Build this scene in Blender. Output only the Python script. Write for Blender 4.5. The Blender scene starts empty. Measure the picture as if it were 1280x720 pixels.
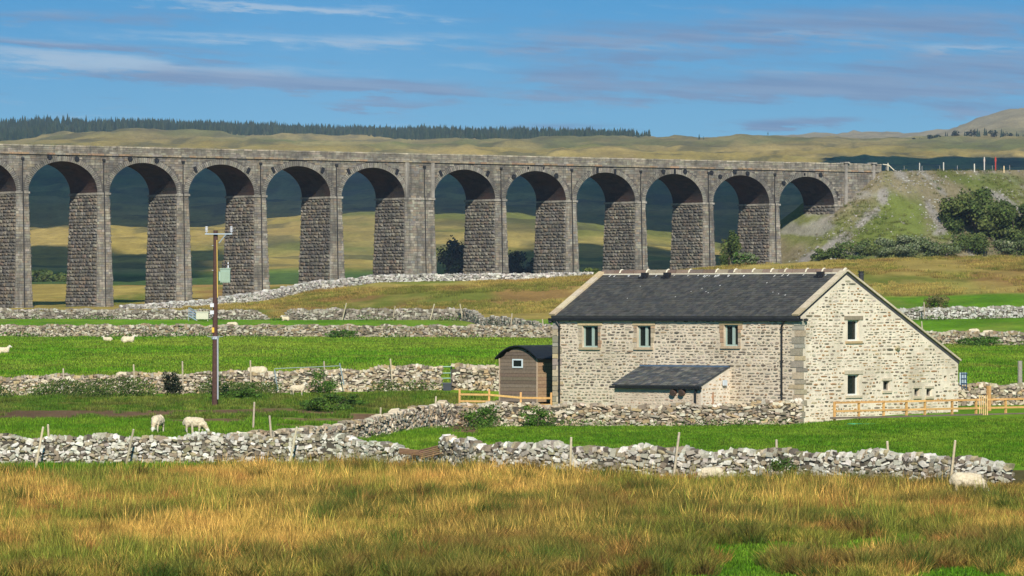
import bpy, math, random
import numpy as np
from mathutils import Vector, Matrix
random.seed(7); RNG = np.random.default_rng(7)
sc = bpy.context.scene
C = sc.collection
R = math.radians

# ------------------------------------------------------------------ camera
F = 5791.0                                   # focal length in pixels of a 1280 px wide picture
EYE = 8.0                                    # camera height; every z below is given relative to the eye, then lifted
cam_d = bpy.data.cameras.new('camera'); cam = bpy.data.objects.new('camera', cam_d); C.objects.link(cam)
cam_d.sensor_width = 36; cam_d.lens = F / 1280 * 36
cam_d.clip_start = 1; cam_d.clip_end = 60000
cam.location = (0, 0, EYE); cam.rotation_euler = (math.pi / 2 + math.atan(25 / F), 0, 0)
sc.camera = cam
# ------------------------------------------------------------------ sun
SUN_EL, SUN_AZ = R(33), R(4)                # azimuth measured from straight behind the camera, towards its right
SDIR = Vector((math.sin(SUN_AZ) * math.cos(SUN_EL), -math.cos(SUN_AZ) * math.cos(SUN_EL), math.sin(SUN_EL)))
sl = bpy.data.lights.new('sun', 'SUN'); so = bpy.data.objects.new('sun', sl); C.objects.link(so)
sl.energy = 4.6; sl.angle = R(0.5); sl.color = (1, .93, .82)
so.rotation_euler = SDIR.to_track_quat('Z', 'Y').to_euler(); so.location = (0, -50, 100)
# ------------------------------------------------------------------ node helpers
class NT:
    def __init__(s, tree): s.t = tree; s.n = tree.nodes; s.l = tree.links
    def new(s, ty, **kw):
        n = s.n.new(ty)
        for k, v in kw.items(): setattr(n, k, v)
        return n
    def link(s, a, b): s.l.new(a, b)
    def val(s, sock, v):
        if hasattr(v, 'is_output') or isinstance(v, bpy.types.NodeSocket): s.l.new(v, sock)
        else: sock.default_value = v
    def m(s, op, a, b=None, c=None, clamp=False):
        n = s.new('ShaderNodeMath', operation=op); n.use_clamp = clamp
        s.val(n.inputs[0], a)
        if b is not None: s.val(n.inputs[1], b)
        if c is not None: s.val(n.inputs[2], c)
        return n.outputs[0]
    def mix(s, f, a, b, mode='MIX'):
        n = s.new('ShaderNodeMix', data_type='RGBA', blend_type=mode)
        s.val(n.inputs[0], f)
        for sock, v in ((n.inputs[6], a), (n.inputs[7], b)):
            s.val(sock, (*v, 1) if isinstance(v, tuple) and len(v) == 3 else v)
        return n.outputs[2]
    def ramp(s, f, lo, hi):
        n = s.new('ShaderNodeMapRange'); s.val(n.inputs[0], f)
        n.inputs[1].default_value = lo; n.inputs[2].default_value = hi
        return n.outputs[0]
    def noise(s, vec, scale, detail=4, rough=.55, stretch=None):
        if stretch:
            mp = s.new('ShaderNodeMapping'); s.link(vec, mp.inputs[0]); mp.inputs['Scale'].default_value = stretch; vec = mp.outputs[0]
        n = s.new('ShaderNodeTexNoise'); s.link(vec, n.inputs['Vector'])
        n.inputs['Scale'].default_value = scale; n.inputs['Detail'].default_value = detail; n.inputs['Roughness'].default_value = rough
        return n.outputs['Fac']
# ------------------------------------------------------------------ world
w = bpy.data.worlds.new('World'); sc.world = w; w.use_nodes = True
T = NT(w.node_tree); bg = T.n['Background']
geo = T.new('ShaderNodeTexCoord'); sep = T.new('ShaderNodeSeparateXYZ'); T.link(geo.outputs['Generated'], sep.inputs[0])
vx, vy, vz = sep.outputs
comb = T.new('ShaderNodeCombineXYZ'); T.link(vx, comb.inputs[0]); T.link(vy, comb.inputs[1])
T.link(T.m('ADD', T.m('MULTIPLY', T.m('ABSOLUTE', vz), 1.0), .22), comb.inputs[2])
nrm = T.new('ShaderNodeVectorMath', operation='NORMALIZE'); T.link(comb.outputs[0], nrm.inputs[0])
sky = T.new('ShaderNodeTexSky', sky_type='NISHITA'); sky.sun_disc = False
sky.sun_elevation = SUN_EL; sky.sun_rotation = math.pi - SUN_AZ
sky.air_density = 1.0; sky.dust_density = .3; sky.ozone_density = 2.0; sky.altitude = 300
T.link(nrm.outputs[0], sky.inputs[0])
U = T.m('MULTIPLY', T.m('ARCTAN2', vx, vy), F); V = T.m('MULTIPLY', T.m('ARCSINE', vz), F)
def cv(a, b, z=0.0):
    c = T.new('ShaderNodeCombineXYZ'); T.link(a, c.inputs[0]); T.link(b, c.inputs[1]); c.inputs[2].default_value = z; return c.outputs[0]
tilt = T.m('MULTIPLY_ADD', U, .06, V)
n1 = T.noise(cv(T.m('DIVIDE', U, 260), T.m('DIVIDE', tilt, 34)), 1.0, 7, .62)
n2 = T.noise(cv(T.m('DIVIDE', U, 60), T.m('DIVIDE', tilt, 9), 3.), 1.0, 6, .65)
n3 = T.noise(cv(T.m('DIVIDE', U, 420), T.m('DIVIDE', tilt, 16), 9.), 1.0, 6, .6)
uu = T.m('MULTIPLY_ADD', T.m('SUBTRACT', n1, .5), 190, U); vv = T.m('MULTIPLY_ADD', T.m('SUBTRACT', n2, .5), 24, T.m('MULTIPLY_ADD', T.m('SUBTRACT', n1, .5), 34, V))
def blob(cx, cy, rx, ry, st, sl=0.):
    a = T.m('DIVIDE', T.m('SUBTRACT', uu, cx - 640), rx)
    b = T.m('DIVIDE', T.m('SUBTRACT', vv if not sl else T.m('MULTIPLY_ADD', T.m('SUBTRACT', uu, cx - 640), -sl, vv), 385 - cy), ry)
    r2 = T.m('ADD', T.m('MULTIPLY', a, a), T.m('MULTIPLY', b, b))
    return T.m('MULTIPLY', T.m('EXPONENT', T.m('MULTIPLY', r2, -1)), st)
def total(lst):
    r = None
    for q in lst:
        k = blob(*q); r = k if r is None else T.m('ADD', r, k)
    return r
dark = total([(90, 58, 260, 7, .8, -.05), (60, 92, 240, 6, .5, -.03), (330, 100, 190, 14, .8, -.08), (470, 112, 130, 9, .8), (60, 22, 200, 12, .55), (250, 108, 80, 8, .5),
              (800, 48, 200, 22, .75), (1130, 30, 230, 24, .85), (700, 95, 110, 12, .7), (1000, 112, 330, 20, .85), (1200, 85, 200, 26, .75),
              (1000, 156, 90, 8, 1.1), (700, 158, 90, 6, .7), (480, 131, 100, 4, .7), (1230, 140, 120, 10, .6), (820, 75, 120, 9, .5)])
lite = total([(110, 77, 300, 11, 1.1, -.06), (560, 88, 90, 5, .6), (1060, 90, 140, 5, .5), (760, 60, 120, 4, .5), (340, 9, 190, 6, 1., -.05), (520, 22, 90, 5, .5, -.03), (400, 48, 280, 9, .7, -.02), (60, 52, 160, 5, .6, -.04), (90, 88, 220, 9, .5), (970, 44, 90, 6, .9), (1200, 62, 90, 5, .8, .02), (130, 146, 60, 4, .5), (1060, 55, 60, 6, .5)])
def ss(v, lo, hi):
    n = T.new('ShaderNodeMapRange', interpolation_type='SMOOTHSTEP'); T.val(n.inputs[0], v); n.inputs[1].default_value = lo; n.inputs[2].default_value = hi; return n.outputs[0]
nn_ = T.m('ADD', T.m('MULTIPLY', T.m('SUBTRACT', n1, .5), 1.5), T.m('MULTIPLY', T.m('SUBTRACT', n2, .5), 1.1))
dm = T.m('MULTIPLY', ss(T.m('ADD', T.m('MULTIPLY', dark, .8), nn_), .12, .80), .82)
nl_ = T.m('ADD', T.m('MULTIPLY', T.m('SUBTRACT', n3, .5), 1.3), T.m('MULTIPLY', T.m('SUBTRACT', n2, .5), 1.2))
lm = T.m('MULTIPLY', ss(T.m('ADD', T.m('MULTIPLY', lite, .8), nl_), .10, 1.0), .72)
base = T.mix(1.0, sky.outputs[0], T.mix(T.ramp(V, 200, 420), (.80, 1.18, 1.08), (.15, .86, 1.10)), 'MULTIPLY')
c1 = T.mix(lm, base, (4.9, 6.1, 7.1)); c2 = T.mix(dm, c1, T.mix(ss(n3, .35, .65), (1.75, 2.6, 4.2), (2.5, 3.5, 5.0)))
T.link(c2, bg.inputs[0]); bg.inputs[1].default_value = .085
# ------------------------------------------------------------------ exposure
sc.view_settings.view_transform = 'Standard'; sc.view_settings.look = 'None'; sc.view_settings.exposure = .42; sc.view_settings.gamma = 1
sc.cycles.volume_bounces = 0; sc.cycles.max_bounces = 6; sc.cycles.diffuse_bounces = 3
sc.cycles.volume_step_rate = 4; sc.cycles.transparent_max_bounces = 6

# ------------------------------------------------------------------ materials
def material(name, col=None, rough=.9, n_scale=3., n_amt=.35, bump=0., bump_scale=None, tint=None, attr='Col', spec=.2, rnd=0., metal=0., transl=0., streak=False):
    m = bpy.data.materials.new(name); m.use_nodes = True; t = NT(m.node_tree); b = t.n['Principled BSDF']
    if col is None:
        a = t.new('ShaderNodeAttribute', attribute_name=attr); c = a.outputs['Color']
    else: c = (*col, 1)
    g = t.new('ShaderNodeNewGeometry'); pos = g.outputs['Position']
    nz = t.noise(pos, n_scale, 5, .6)
    f = t.m('MULTIPLY_ADD', t.ramp(nz, .25, .75), 2 * n_amt, 1 - n_amt)
    if rnd:
        oi = t.new('ShaderNodeObjectInfo'); f = t.m('MULTIPLY', f, t.m('MULTIPLY_ADD', oi.outputs['Random'], 2 * rnd, 1 - rnd))
    cc = t.new('ShaderNodeCombineXYZ'); [t.link(f, cc.inputs[i]) for i in range(3)]
    c = t.mix(1., c, cc.outputs[0], 'MULTIPLY')
    if tint:
        c = t.mix(t.m('MULTIPLY', t.ramp(t.noise(pos, tint[1], 4), tint[3] if len(tint) > 3 else .5, .7), tint[2]), c, tint[0])
    if streak:
        c = t.mix(t.m('MULTIPLY', t.ramp(t.noise(pos, 1.3, 4, .6, (1, 1, .09)), .5, .68), .6), c, (.07, .066, .06)); c = t.mix(t.m('MULTIPLY', t.ramp(t.noise(pos, .9, 4, .6, (1, 1, .12)), .60, .72), .35), c, (.42, .40, .35))
    t.link(c, b.inputs['Base Color']); b.inputs['Roughness'].default_value = rough
    b.inputs['Specular IOR Level'].default_value = spec; b.inputs['Metallic'].default_value = metal
    if bump:
        bp = t.new('ShaderNodeBump'); bp.inputs['Distance'].default_value = bump; bp.inputs['Strength'].default_value = 1
        t.link(t.noise(pos, bump_scale or n_scale * 2, 5, .65), bp.inputs['Height']); t.link(bp.outputs[0], b.inputs['Normal'])
    if transl:
        tr = t.new('ShaderNodeBsdfTranslucent'); t.link(c, tr.inputs[0]); mx = t.new('ShaderNodeMixShader'); mx.inputs[0].default_value = transl
        t.link(b.outputs[0], mx.inputs[1]); t.link(tr.outputs[0], mx.inputs[2]); t.link(mx.outputs[0], t.n['Material Output'].inputs[0])
    return m
M = {}
M['stone'] = material('limestone', n_scale=9, n_amt=.25, bump=.03, bump_scale=14, rnd=.0)
M['stone_part'] = material('limestone_part', n_scale=9, n_amt=.25, bump=.03, bump_scale=14, rnd=.22)
M['stone_far'] = material('limestone_far', n_scale=2.5, n_amt=.25)
M['masonry'] = material('viaduct_masonry', n_scale=1.6, n_amt=.28, bump=.08, bump_scale=3.5, tint=((.075, .07, .062), .3, .75, .46), streak=True)
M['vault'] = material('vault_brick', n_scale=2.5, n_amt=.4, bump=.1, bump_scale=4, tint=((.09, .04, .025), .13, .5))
M['barn_stone'] = material('barn_rubble', n_scale=7, n_amt=.2, bump=.02, bump_scale=18)
M['mortar'] = material('lime_mortar', n_scale=2.2, n_amt=.17, bump=.02, bump_scale=16, tint=((.36, .30, .21), .45, .6, .47))
M['slate'] = material('slate', n_scale=3, n_amt=.35, rough=.75, spec=.25)
M['paint'] = material('painted', n_scale=5, n_amt=.08, rough=.5, spec=.4)
M['wood'] = material('wood', n_scale=10, n_amt=.25, rnd=.1)
M['metal'] = material('metal', n_scale=8, n_amt=.12, rough=.45, spec=.5, metal=.3)
M['wool'] = material('wool', n_scale=14, n_amt=.16, bump=.03, bump_scale=22, tint=((.46, .36, .22), 9, .3))
M['leaf'] = material('leaves', n_scale=1.2, n_amt=.3, transl=.25)
M['conifer'] = material('conifer_needles', n_scale=.05, n_amt=.3)
M['glass'] = material('dark_glass', col=(.010, .014, .010), rough=.25, n_amt=.05, spec=.25)
M['cloud'] = material('cloud', col=(.9, .9, .92), rough=1, n_amt=.02)

# ------------------------------------------------------------------ scene tree helpers
ORG = {}
def tag(o, label=None, cat=None, group=None, kind=None):
    if label: o['label'] = label
    if cat: o['category'] = cat
    if group: o['group'] = group
    if kind: o['kind'] = kind
    return o
def thing(name, loc, label, cat, group=None):
    o = bpy.data.objects.new(name, None); C.objects.link(o); o.location = loc; o.empty_display_size = .3
    ORG[o.name] = Vector(loc); return tag(o, label, cat, group)
def mesh_obj(name, me, parent=None, loc=(0, 0, 0)):
    o = bpy.data.objects.new(name, me); C.objects.link(o); o.location = loc
    if parent: o.parent = parent
    ORG[o.name] = Vector(loc) + (ORG[parent.name] if parent else Vector())
    return o
def jc(c, j=.1):
    k = 1 + random.uniform(-j, j); return tuple(min(1, v * k * (1 + random.uniform(-j, j) * .3)) for v in c)
ICO = None
def ico():
    g = (1 + 5 ** .5) / 2
    v = np.array([(-1, g, 0), (1, g, 0), (-1, -g, 0), (1, -g, 0), (0, -1, g), (0, 1, g), (0, -1, -g), (0, 1, -g), (g, 0, -1), (g, 0, 1), (-g, 0, -1), (-g, 0, 1)], float)
    f = [(0, 11, 5), (0, 5, 1), (0, 1, 7), (0, 7, 10), (0, 10, 11), (1, 5, 9), (5, 11, 4), (11, 10, 2), (10, 7, 6), (7, 1, 8), (3, 9, 4), (3, 4, 2), (3, 2, 6), (3, 6, 8), (3, 8, 9), (4, 9, 5), (2, 4, 11), (6, 2, 10), (8, 6, 7), (9, 8, 1)]
    v /= np.linalg.norm(v, axis=1)[:, None]
    v = v / (np.abs(v) ** 4).sum(1)[:, None] ** .25
    return v, f
ICO_V, ICO_F = ico()
CUBE_V = np.array([(x, y, z) for z in (-1, 1) for x, y in ((-1, -1), (1, -1), (1, 1), (-1, 1))], float)
CUBE_F = [(0, 2, 1), (0, 3, 2), (4, 5, 6), (4, 6, 7), (0, 1, 4), (1, 5, 4), (1, 2, 6), (1, 6, 5), (2, 3, 6), (3, 7, 6), (3, 0, 7), (0, 4, 7)]
class MB:
    def __init__(s): s.v = []; s.f = []; s.c = []
    def face(s, pts, col=(1, 1, 1)):
        k = len(s.v); s.v += [tuple(p) for p in pts]; s.f.append(tuple(range(k, k + len(pts)))); s.c.append(col); return s
    def shape(s, pts, faces, col):
        k = len(s.v); s.v += [tuple(p) for p in pts]
        for f in faces: s.f.append(tuple(i + k for i in f)); s.c.append(col)
        return s
    def box(s, o, a, b, c, col=(1, 1, 1)):                # corner + three edge vectors
        o, a, b, c = Vector(o), Vector(a), Vector(b), Vector(c)
        p = [o, o + a, o + a + b, o + b, o + c, o + a + c, o + a + b + c, o + b + c]
        if a.cross(b).dot(c) < 0: fs = [(0, 1, 2, 3), (4, 7, 6, 5), (0, 4, 5, 1), (1, 5, 6, 2), (2, 6, 7, 3), (3, 7, 4, 0)]
        else: fs = [(0, 3, 2, 1), (4, 5, 6, 7), (0, 1, 5, 4), (1, 2, 6, 5), (2, 3, 7, 6), (3, 0, 4, 7)]
        return s.shape(p, fs, col)
    def cbox(s, cen, sx, sy, sz, col=(1, 1, 1), rz=0, ax=None):  # centred box
        if ax: X, Y, Z = [Vector(q) for q in ax]
        else: X = Vector((math.cos(rz), math.sin(rz), 0)); Y = Vector((-math.sin(rz), math.cos(rz), 0)); Z = Vector((0, 0, 1))
        return s.box(Vector(cen) - X * sx / 2 - Y * sy / 2 - Z * sz / 2, X * sx, Y * sy, Z * sz, col)
    def tube(s, a, b, r0, r1=None, n=8, col=(1, 1, 1)):
        a, b = Vector(a), Vector(b); r1 = r0 if r1 is None else r1
        d = (b - a).normalized(); q = Vector((0, 0, 1)) if abs(d.z) < .9 else Vector((1, 0, 0))
        x = d.cross(q).normalized(); y = d.cross(x)
        p = [a + (x * math.cos(t) + y * math.sin(t)) * r0 for t in [2 * math.pi * i / n for i in range(n)]] + [b + (x * math.cos(t) + y * math.sin(t)) * r1 for t in [2 * math.pi * i / n for i in range(n)]]
        fs = [(i, (i + 1) % n, n + (i + 1) % n, n + i) for i in range(n)] + [tuple(range(n))[::-1], tuple(range(n, 2 * n))]
        return s.shape(p, fs, col)
    def rock(s, cen, X, Y, Z, col, jit=.16):
        if random.random() < .45:
            j = ICO_V * (1 + RNG.uniform(-jit, jit, (12, 1))) + RNG.uniform(-jit, jit, (12, 3)); F3 = ICO_F
        else:
            j = CUBE_V * .84 * (1 + RNG.uniform(-jit, jit, (8, 3)) * 1.5); F3 = CUBE_F
        t_ = RNG.uniform(-.3, .3); j = j @ np.array([[math.cos(t_), 0, math.sin(t_)], [0, 1, 0], [-math.sin(t_), 0, math.cos(t_)]])
        P = np.array(cen)[None] + j @ np.array([X, Y, Z])
        k = len(s.v); s.v += P.tolist(); s.f += [tuple(i + k for i in f) for f in F3]; s.c += [col] * len(F3)
        return s
    def build(s, name, mat, parent=None, smooth=False, loc=None):
        off = ORG[parent.name] if parent else Vector(loc or (0, 0, 0))
        me = bpy.data.meshes.new(name)
        V_ = np.array(s.v, float) - np.array(off)[None]
        me.from_pydata(V_.tolist(), [], s.f)
        at = me.attributes.new('Col', 'FLOAT_COLOR', 'FACE')
        arr = np.ones((len(s.f), 4), np.float32); arr[:, :3] = np.array(s.c, np.float32); at.data.foreach_set('color', arr.ravel())
        if smooth: me.shade_smooth()
        me.materials.append(mat)
        return mesh_obj(name, me, parent, (0, 0, 0) if parent else (loc or (0, 0, 0)))

# ------------------------------------------------------------------ terrain heights (relative to the eye, lifted by EYE at the end)
def P(px, py, d): return Vector(((px - 640) / F * d, d, EYE - (py - 385) / F * d))
_rs = np.random.RandomState(3); _tab = _rs.rand(256, 256)
def vnoise(x, y):
    x = np.asarray(x, float); y = np.asarray(y, float)
    xi = np.floor(x).astype(int); yi = np.floor(y).astype(int); fx = x - xi; fy = y - yi
    fx = fx * fx * (3 - 2 * fx); fy = fy * fy * (3 - 2 * fy)
    g = lambda a, b: _tab[a % 256, b % 256]
    return (g(xi, yi) * (1 - fx) + g(xi + 1, yi) * fx) * (1 - fy) + (g(xi, yi + 1) * (1 - fx) + g(xi + 1, yi + 1) * fx) * fy
def fbm(x, y, o=4):
    r = 0; a = .5; t = 0
    for i in range(o): r = r + a * vnoise(x * 2 ** i + 17 * i, y * 2 ** i + 31 * i); t += a; a *= .5
    return r / t
def sm(e0, e1, x):
    t = np.clip((x - e0) / (e1 - e0), 0, 1); return t * t * (3 - 2 * t)
COLS = np.array([-400, 0, 80, 160, 240, 320, 400, 480, 560, 640, 800, 960, 1120, 1280, 1700.])
def row(dct, asz):   # dct px->value, asz distance if the values are picture rows, else None for heights
    ks = sorted(dct); v = np.interp(COLS, ks, [dct[k] for k in ks])
    return (385 - v) / F * asz if asz else v
TB = [(-50, {0: -1.7}, 0), (0, {0: -1.7}, 0), (12, {0: -2.3}, 0), (30, {0: -4.3}, 0), (80, {0: -6.6}, 0), (118, {0: -7.0}, 0), (150, {0: -6.8}, 0), (175, {0: -6.6}, 0), (190, {0: -6.5}, 0),
      (215, {0: -5.9, 320: -6.0, 640: -6.35, 960: -6.15, 1280: -6.05}, 0),
      (235, {0: -5.7, 320: -5.65, 640: -6.1, 960: -5.95, 1030: -5.8, 1080: -5.6, 1280: -5.62}, 0),
      (262, {0: -5.05, 320: -4.85, 560: -4.62, 640: -4.7, 800: -5., 960: -5.3, 1280: -5.35}, 0),
      (266, {0: -4.8, 160: -4.62, 320: -4.38, 480: -4.3, 640: -4.5, 800: -4.95, 960: -5.25, 1280: -5.3}, 0),
      (350, {0: -4.1, 640: -4.0, 960: -4.2, 1280: -4.5}, 0), (440, {0: -3.35, 640: -3.3, 960: -3.4, 1280: -3.57}, 0),
      (490, {0: -2.95, 640: -2.9, 960: -2.7, 1280: -2.4}, 0), (560, {0: -1.35, 640: -1.4, 960: -.8, 1280: -.2}, 0),
      (600, {0: -.9, 320: -.8, 640: -.2, 960: .8, 1280: 1.9}, 0), (650, {0: -.4, 240: -.2, 320: .4, 480: 1.6, 640: 2.4, 960: 4.6, 1280: 5.4}, 0),
      (700, {0: 386.5, 160: 386, 240: 382, 320: 371.5, 400: 358, 480: 351, 560: 349, 640: 349, 800: 343, 960: 330, 1120: 324, 1280: 322}, 700),
      (770, {0: 0, 160: .1, 240: .8, 320: 1.6, 400: 2.6, 480: 3.6, 640: 4.2, 960: 6.6, 1280: 7.6}, 0),
      (850, {0: 1.6, 240: 2.0, 320: 2.2, 480: 2.5, 640: 3, 960: 5, 1280: 7}, 0),
      (950, {0: 357, 320: 357, 480: 358, 640: 352, 1280: 345}, 950), (1030, {0: 3.5}, 0), (1200, {0: 357, 640: 356, 1280: 350}, 1200), (1500, {0: 344, 1280: 344}, 1500),
      (2000, {0: 322, 400: 318, 1280: 326}, 2000), (2500, {0: 293, 80: 289, 160: 291, 240: 287, 320: 278, 400: 271, 480: 268, 560: 270, 640: 274, 720: 281, 800: 290, 880: 306, 960: 322, 1280: 326}, 2500),
      (2650, {0: 290, 80: 286, 160: 288, 240: 283, 320: 276, 400: 269, 480: 266.5, 560: 268.5, 640: 272, 720: 279, 800: 289, 880: 306, 960: 322, 1280: 328}, 2650),
      (3000, {0: 300, 400: 288, 800: 305, 1280: 330}, 3000), (4200, {0: 246, 640: 250, 1280: 252}, 4200), (5200, {0: 200, 640: 203, 1280: 205}, 5200),
      (5700, {0: 183, 160: 180, 320: 178, 640: 186, 960: 187, 1280: 187}, 5700),
      (6200, {0: 179, 80: 167.5, 160: 160.5, 240: 163, 320: 168, 400: 172.5, 480: 177, 560: 176, 640: 175, 720: 173.5, 800: 172, 960: 171.5, 1120: 173, 1280: 172.5}, 6200),
      (6500, {0: 181, 160: 168, 320: 170, 640: 176, 800: 174, 1280: 175}, 6500),
      (7400, {0: 161, 80: 159, 320: 166, 640: 171, 800: 175, 1280: 176}, 7400),
      (8600, {0: 172, 800: 190, 1100: 195, 1160: 176, 1220: 158, 1280: 144, 1700: 70}, 8600), (9200, {0: 178, 800: 190, 1100: 190, 1160: 168.5, 1220: 151.5, 1280: 134, 1700: 30}, 9200),
      (10500, {0: 200, 1280: 160, 1700: 80}, 10500), (14000, {0: 230}, 14000), (40000, {0: 300}, 40000)]
TD = np.array([t[0] for t in TB], float); TZ = np.array([row(t[1], t[2]) for t in TB])
def ground(x, y, noise=True):
    x = np.asarray(x, float); y = np.asarray(y, float)
    px = 640 + F * x / np.maximum(y, 60)
    i = np.clip(np.searchsorted(TD, y) - 1, 0, len(TD) - 2); t = np.clip((y - TD[i]) / (TD[i + 1] - TD[i]), 0, 1)
    j = np.clip(np.searchsorted(COLS, px) - 1, 0, len(COLS) - 2); s = np.clip((px - COLS[j]) / (COLS[j + 1] - COLS[j]), 0, 1)
    s = s * s * (3 - 2 * s) * .6 + s * .4
    z = (TZ[i, j] * (1 - s) + TZ[i, j + 1] * s) * (1 - t) + (TZ[i + 1, j] * (1 - s) + TZ[i + 1, j + 1] * s) * t
    if noise:
        a = np.interp(y, [0, 110, 250, 550, 700, 1500, 2500, 6000, 9000], [.05, .12, .10, .18, .5, 1.2, 2.2, 3.0, 8])
        z = z + (fbm(x / 9 + 5, y / 9, 3) - .5) * a + (fbm(x / 60 + 5, y / 60, 3) - .5) * np.interp(y, [0, 600, 1500, 5000], [0, .6, 6, 26]) * (y > 560) * .7
    return z + EYE
# viaduct frame
TH = .6106; VT = np.array([math.cos(TH), math.sin(TH)]); VN = np.array([-math.sin(TH), math.cos(TH)]); VO = np.array([-80.48, 770.7])
S_, PW, PW6, VW = 13.2, 2.3, 6.17, 9.2
ZS, ZC, ZSTR, ZP = 19.35 + EYE, 24.55 + EYE, 25.62 + EYE, 27.2 + EYE
def vp(s, wd, z): return Vector((VO[0] + VT[0] * s + VN[0] * wd, VO[1] + VT[1] * s + VN[1] * wd, z))
S_END = 183.5
def embank(x, y):
    x = np.asarray(x, float); y = np.asarray(y, float)
    dx = x - VO[0]; dy = y - VO[1]; s = dx * VT[0] + dy * VT[1]; wd = dx * VN[0] + dy * VN[1]
    ds = np.maximum(S_END - s, 0); dw = np.maximum(np.maximum(-1 - wd, wd - (VW + 1)), 0)
    dist = np.sqrt(ds ** 2 + dw ** 2)
    top = 25.9 + EYE + (s - S_END) * .022
    return top - np.maximum(dist - .5, 0) * .74 + (fbm(x / 7, y / 7, 4) - .5) * np.clip(dist, 0, 3) * .55 + (fbm(x / 1.8 + 9, y / 1.8, 3) - .5) * np.clip(dist, 0, 2) * .3
def full(x, y): return np.maximum(ground(x, y), np.where(np.asarray(y) > 780, embank(x, y), -99))
def gz(x, y): return float(full(x, y))
def at(px, d, dz=0.): x = (px - 640) / F * d; return Vector((x, d, gz(x, d) + dz))
def hit(px, py, d0=119, d1=6000):
    d = d0
    while d < d1:
        p = P(px, py, d)
        if p.z <= gz(p.x, p.y): return Vector((p.x, p.y, gz(p.x, p.y)))
        d += max(.3, d * .0015)
    return P(px, py, d1)

# ------------------------------------------------------------------ ground sheet
rows = [-60, -20, 0, 12, 30, 50, 80, 100]; d = 108.
while d < 730: rows.append(d); d += max(.9, d * .0055)
while d < 1050: rows.append(d); d += 4
while d < 15000: rows.append(d); d *= 1.012
rows += [17000, 20000, 28000, 40000]
cols = sorted(set([-9000, -6000, -4000, -2500, -1500, -900, -500, -300] + list(range(-200, 1490, 7)) + [1600, 1800, 2200, 3000, 4500, 6500, 9000]))
RY, CP = np.meshgrid(np.array(rows, float), np.array(cols, float), indexing='ij')
GX = (CP - 640) / F * np.maximum(RY, 60) ; GY = RY
GZ = ground(GX, GY)
nr, nc = GX.shape
def lerp(a, b, t): return a + (np.array(b) - a) * t[..., None]
def ground_colour(x, y):
    px = 640 + F * x / np.maximum(y, 60)
    n = fbm(x / 6, y / 9, 4); nb = fbm(x / 25 + 9, y / 40, 4); nf = fbm(x / 220 + 3, y / 420, 5); nf2 = fbm(x / 60 + 3, y / 200, 4)
    green = np.array([.115, .255, .010]); col = np.ones(x.shape + (3,)) * green
    col = lerp(col, (.16, .27, .018), sm(.42, .7, n)); col = lerp(col, (.20, .235, .04), sm(.48, .66, fbm(x / 11 + 50, y / 45, 4)) * .7); col = lerp(col, (.08, .19, .012), sm(.5, .68, fbm(x / 3 + 77, y / 5, 3)) * .6)
    # rush meadow floor
    mead = np.ones_like(x) * (y < 186.5); floor = lerp(np.ones(x.shape + (3,)) * np.array([.10, .085, .03]), (.085, .21, .014), np.clip(sm(.57, .62, fbm(x / 3 + 30, y / 6 + 11, 4)) * np.interp(px, [0, 800, 950, 1280], [0, .3, .9, 1]) * (y < 146) + (y > 174) * (px < 520), 0, 1))
    col = lerp(col, (0, 0, 0), mead) + floor * mead[..., None]
    # rough yard with bare soil on the left
    yard = sm(0, 1, ((y > 200) & (y < 258) & (px < 600)).astype(float)); soil = yard * sm(.40, .47, fbm(x / 5 + 40, y / 3.2, 4)) * sm(222, 228, y) * (1 - sm(244, 249, y))
    col = lerp(col, (.12, .17, .025), yard * sm(.4, .6, nb) * .8)
    col = lerp(col, (.20, .115, .07), soil * .95)
    # brown moor grass before and round the viaduct
    dr = np.interp(px, [0, 330, 400, 700, 1100, 1280], [566, 566, 566, 560, 600, 596])
    br = sm(-4, 4, y - dr) * (1 - sm(1020, 1060, y))
    moor = lerp(np.ones(x.shape + (3,)) * np.array([.36, .27, .07]), (.28, .17, .055), sm(.47, .62, nb)); moor = lerp(moor, (.16, .18, .03), sm(.52, .66, fbm(x / 14, y / 50 + 8, 4)))
    moor = lerp(moor, (.38, .29, .08), sm(.5, .7, fbm(x / 5, y / 20 + 8, 4)) * .6)
    col = lerp(col, (0, 0, 0), br) + moor * br[..., None]
    col = lerp(col, (.07, .12, .03), sm(1050, 1100, y) * (1 - sm(1500, 1560, y)))
    # far hills
    far = sm(1500, 1560, y); hill = lerp(np.ones(x.shape + (3,)) * np.array([.36, .275, .075]), (.16, .175, .045), sm(.44, .6, nf)); hill = lerp(hill, (.42, .31, .11), sm(.5, .66, nf2) * .6); hill = lerp(hill, (.10, .10, .045), sm(.55, .64, fbm(x / 38 + 13, y / 90, 4)) * .7)  # darker patches paint in relief shading that the frontal sun leaves out
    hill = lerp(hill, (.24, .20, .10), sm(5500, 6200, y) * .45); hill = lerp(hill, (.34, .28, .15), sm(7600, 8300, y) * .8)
    col = lerp(col, (0, 0, 0), far) + hill * far[..., None]
    return col
gme = bpy.data.meshes.new('ground')
idx = np.arange(nr * nc).reshape(nr, nc)
quads = np.stack([idx[:-1, :-1], idx[:-1, 1:], idx[1:, 1:], idx[1:, :-1]], -1).reshape(-1, 4)
gme.from_pydata(np.stack([GX, GY, GZ], -1).reshape(-1, 3).tolist(), [], quads.tolist()); gme.shade_smooth()
def set_col(me, col):
    a = me.attributes.new('Col', 'FLOAT_COLOR', 'POINT'); q = np.ones((len(col), 4), np.float32); q[:, :3] = col; a.data.foreach_set('color', q.ravel())
set_col(gme, ground_colour(GX, GY).reshape(-1, 3))
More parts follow.
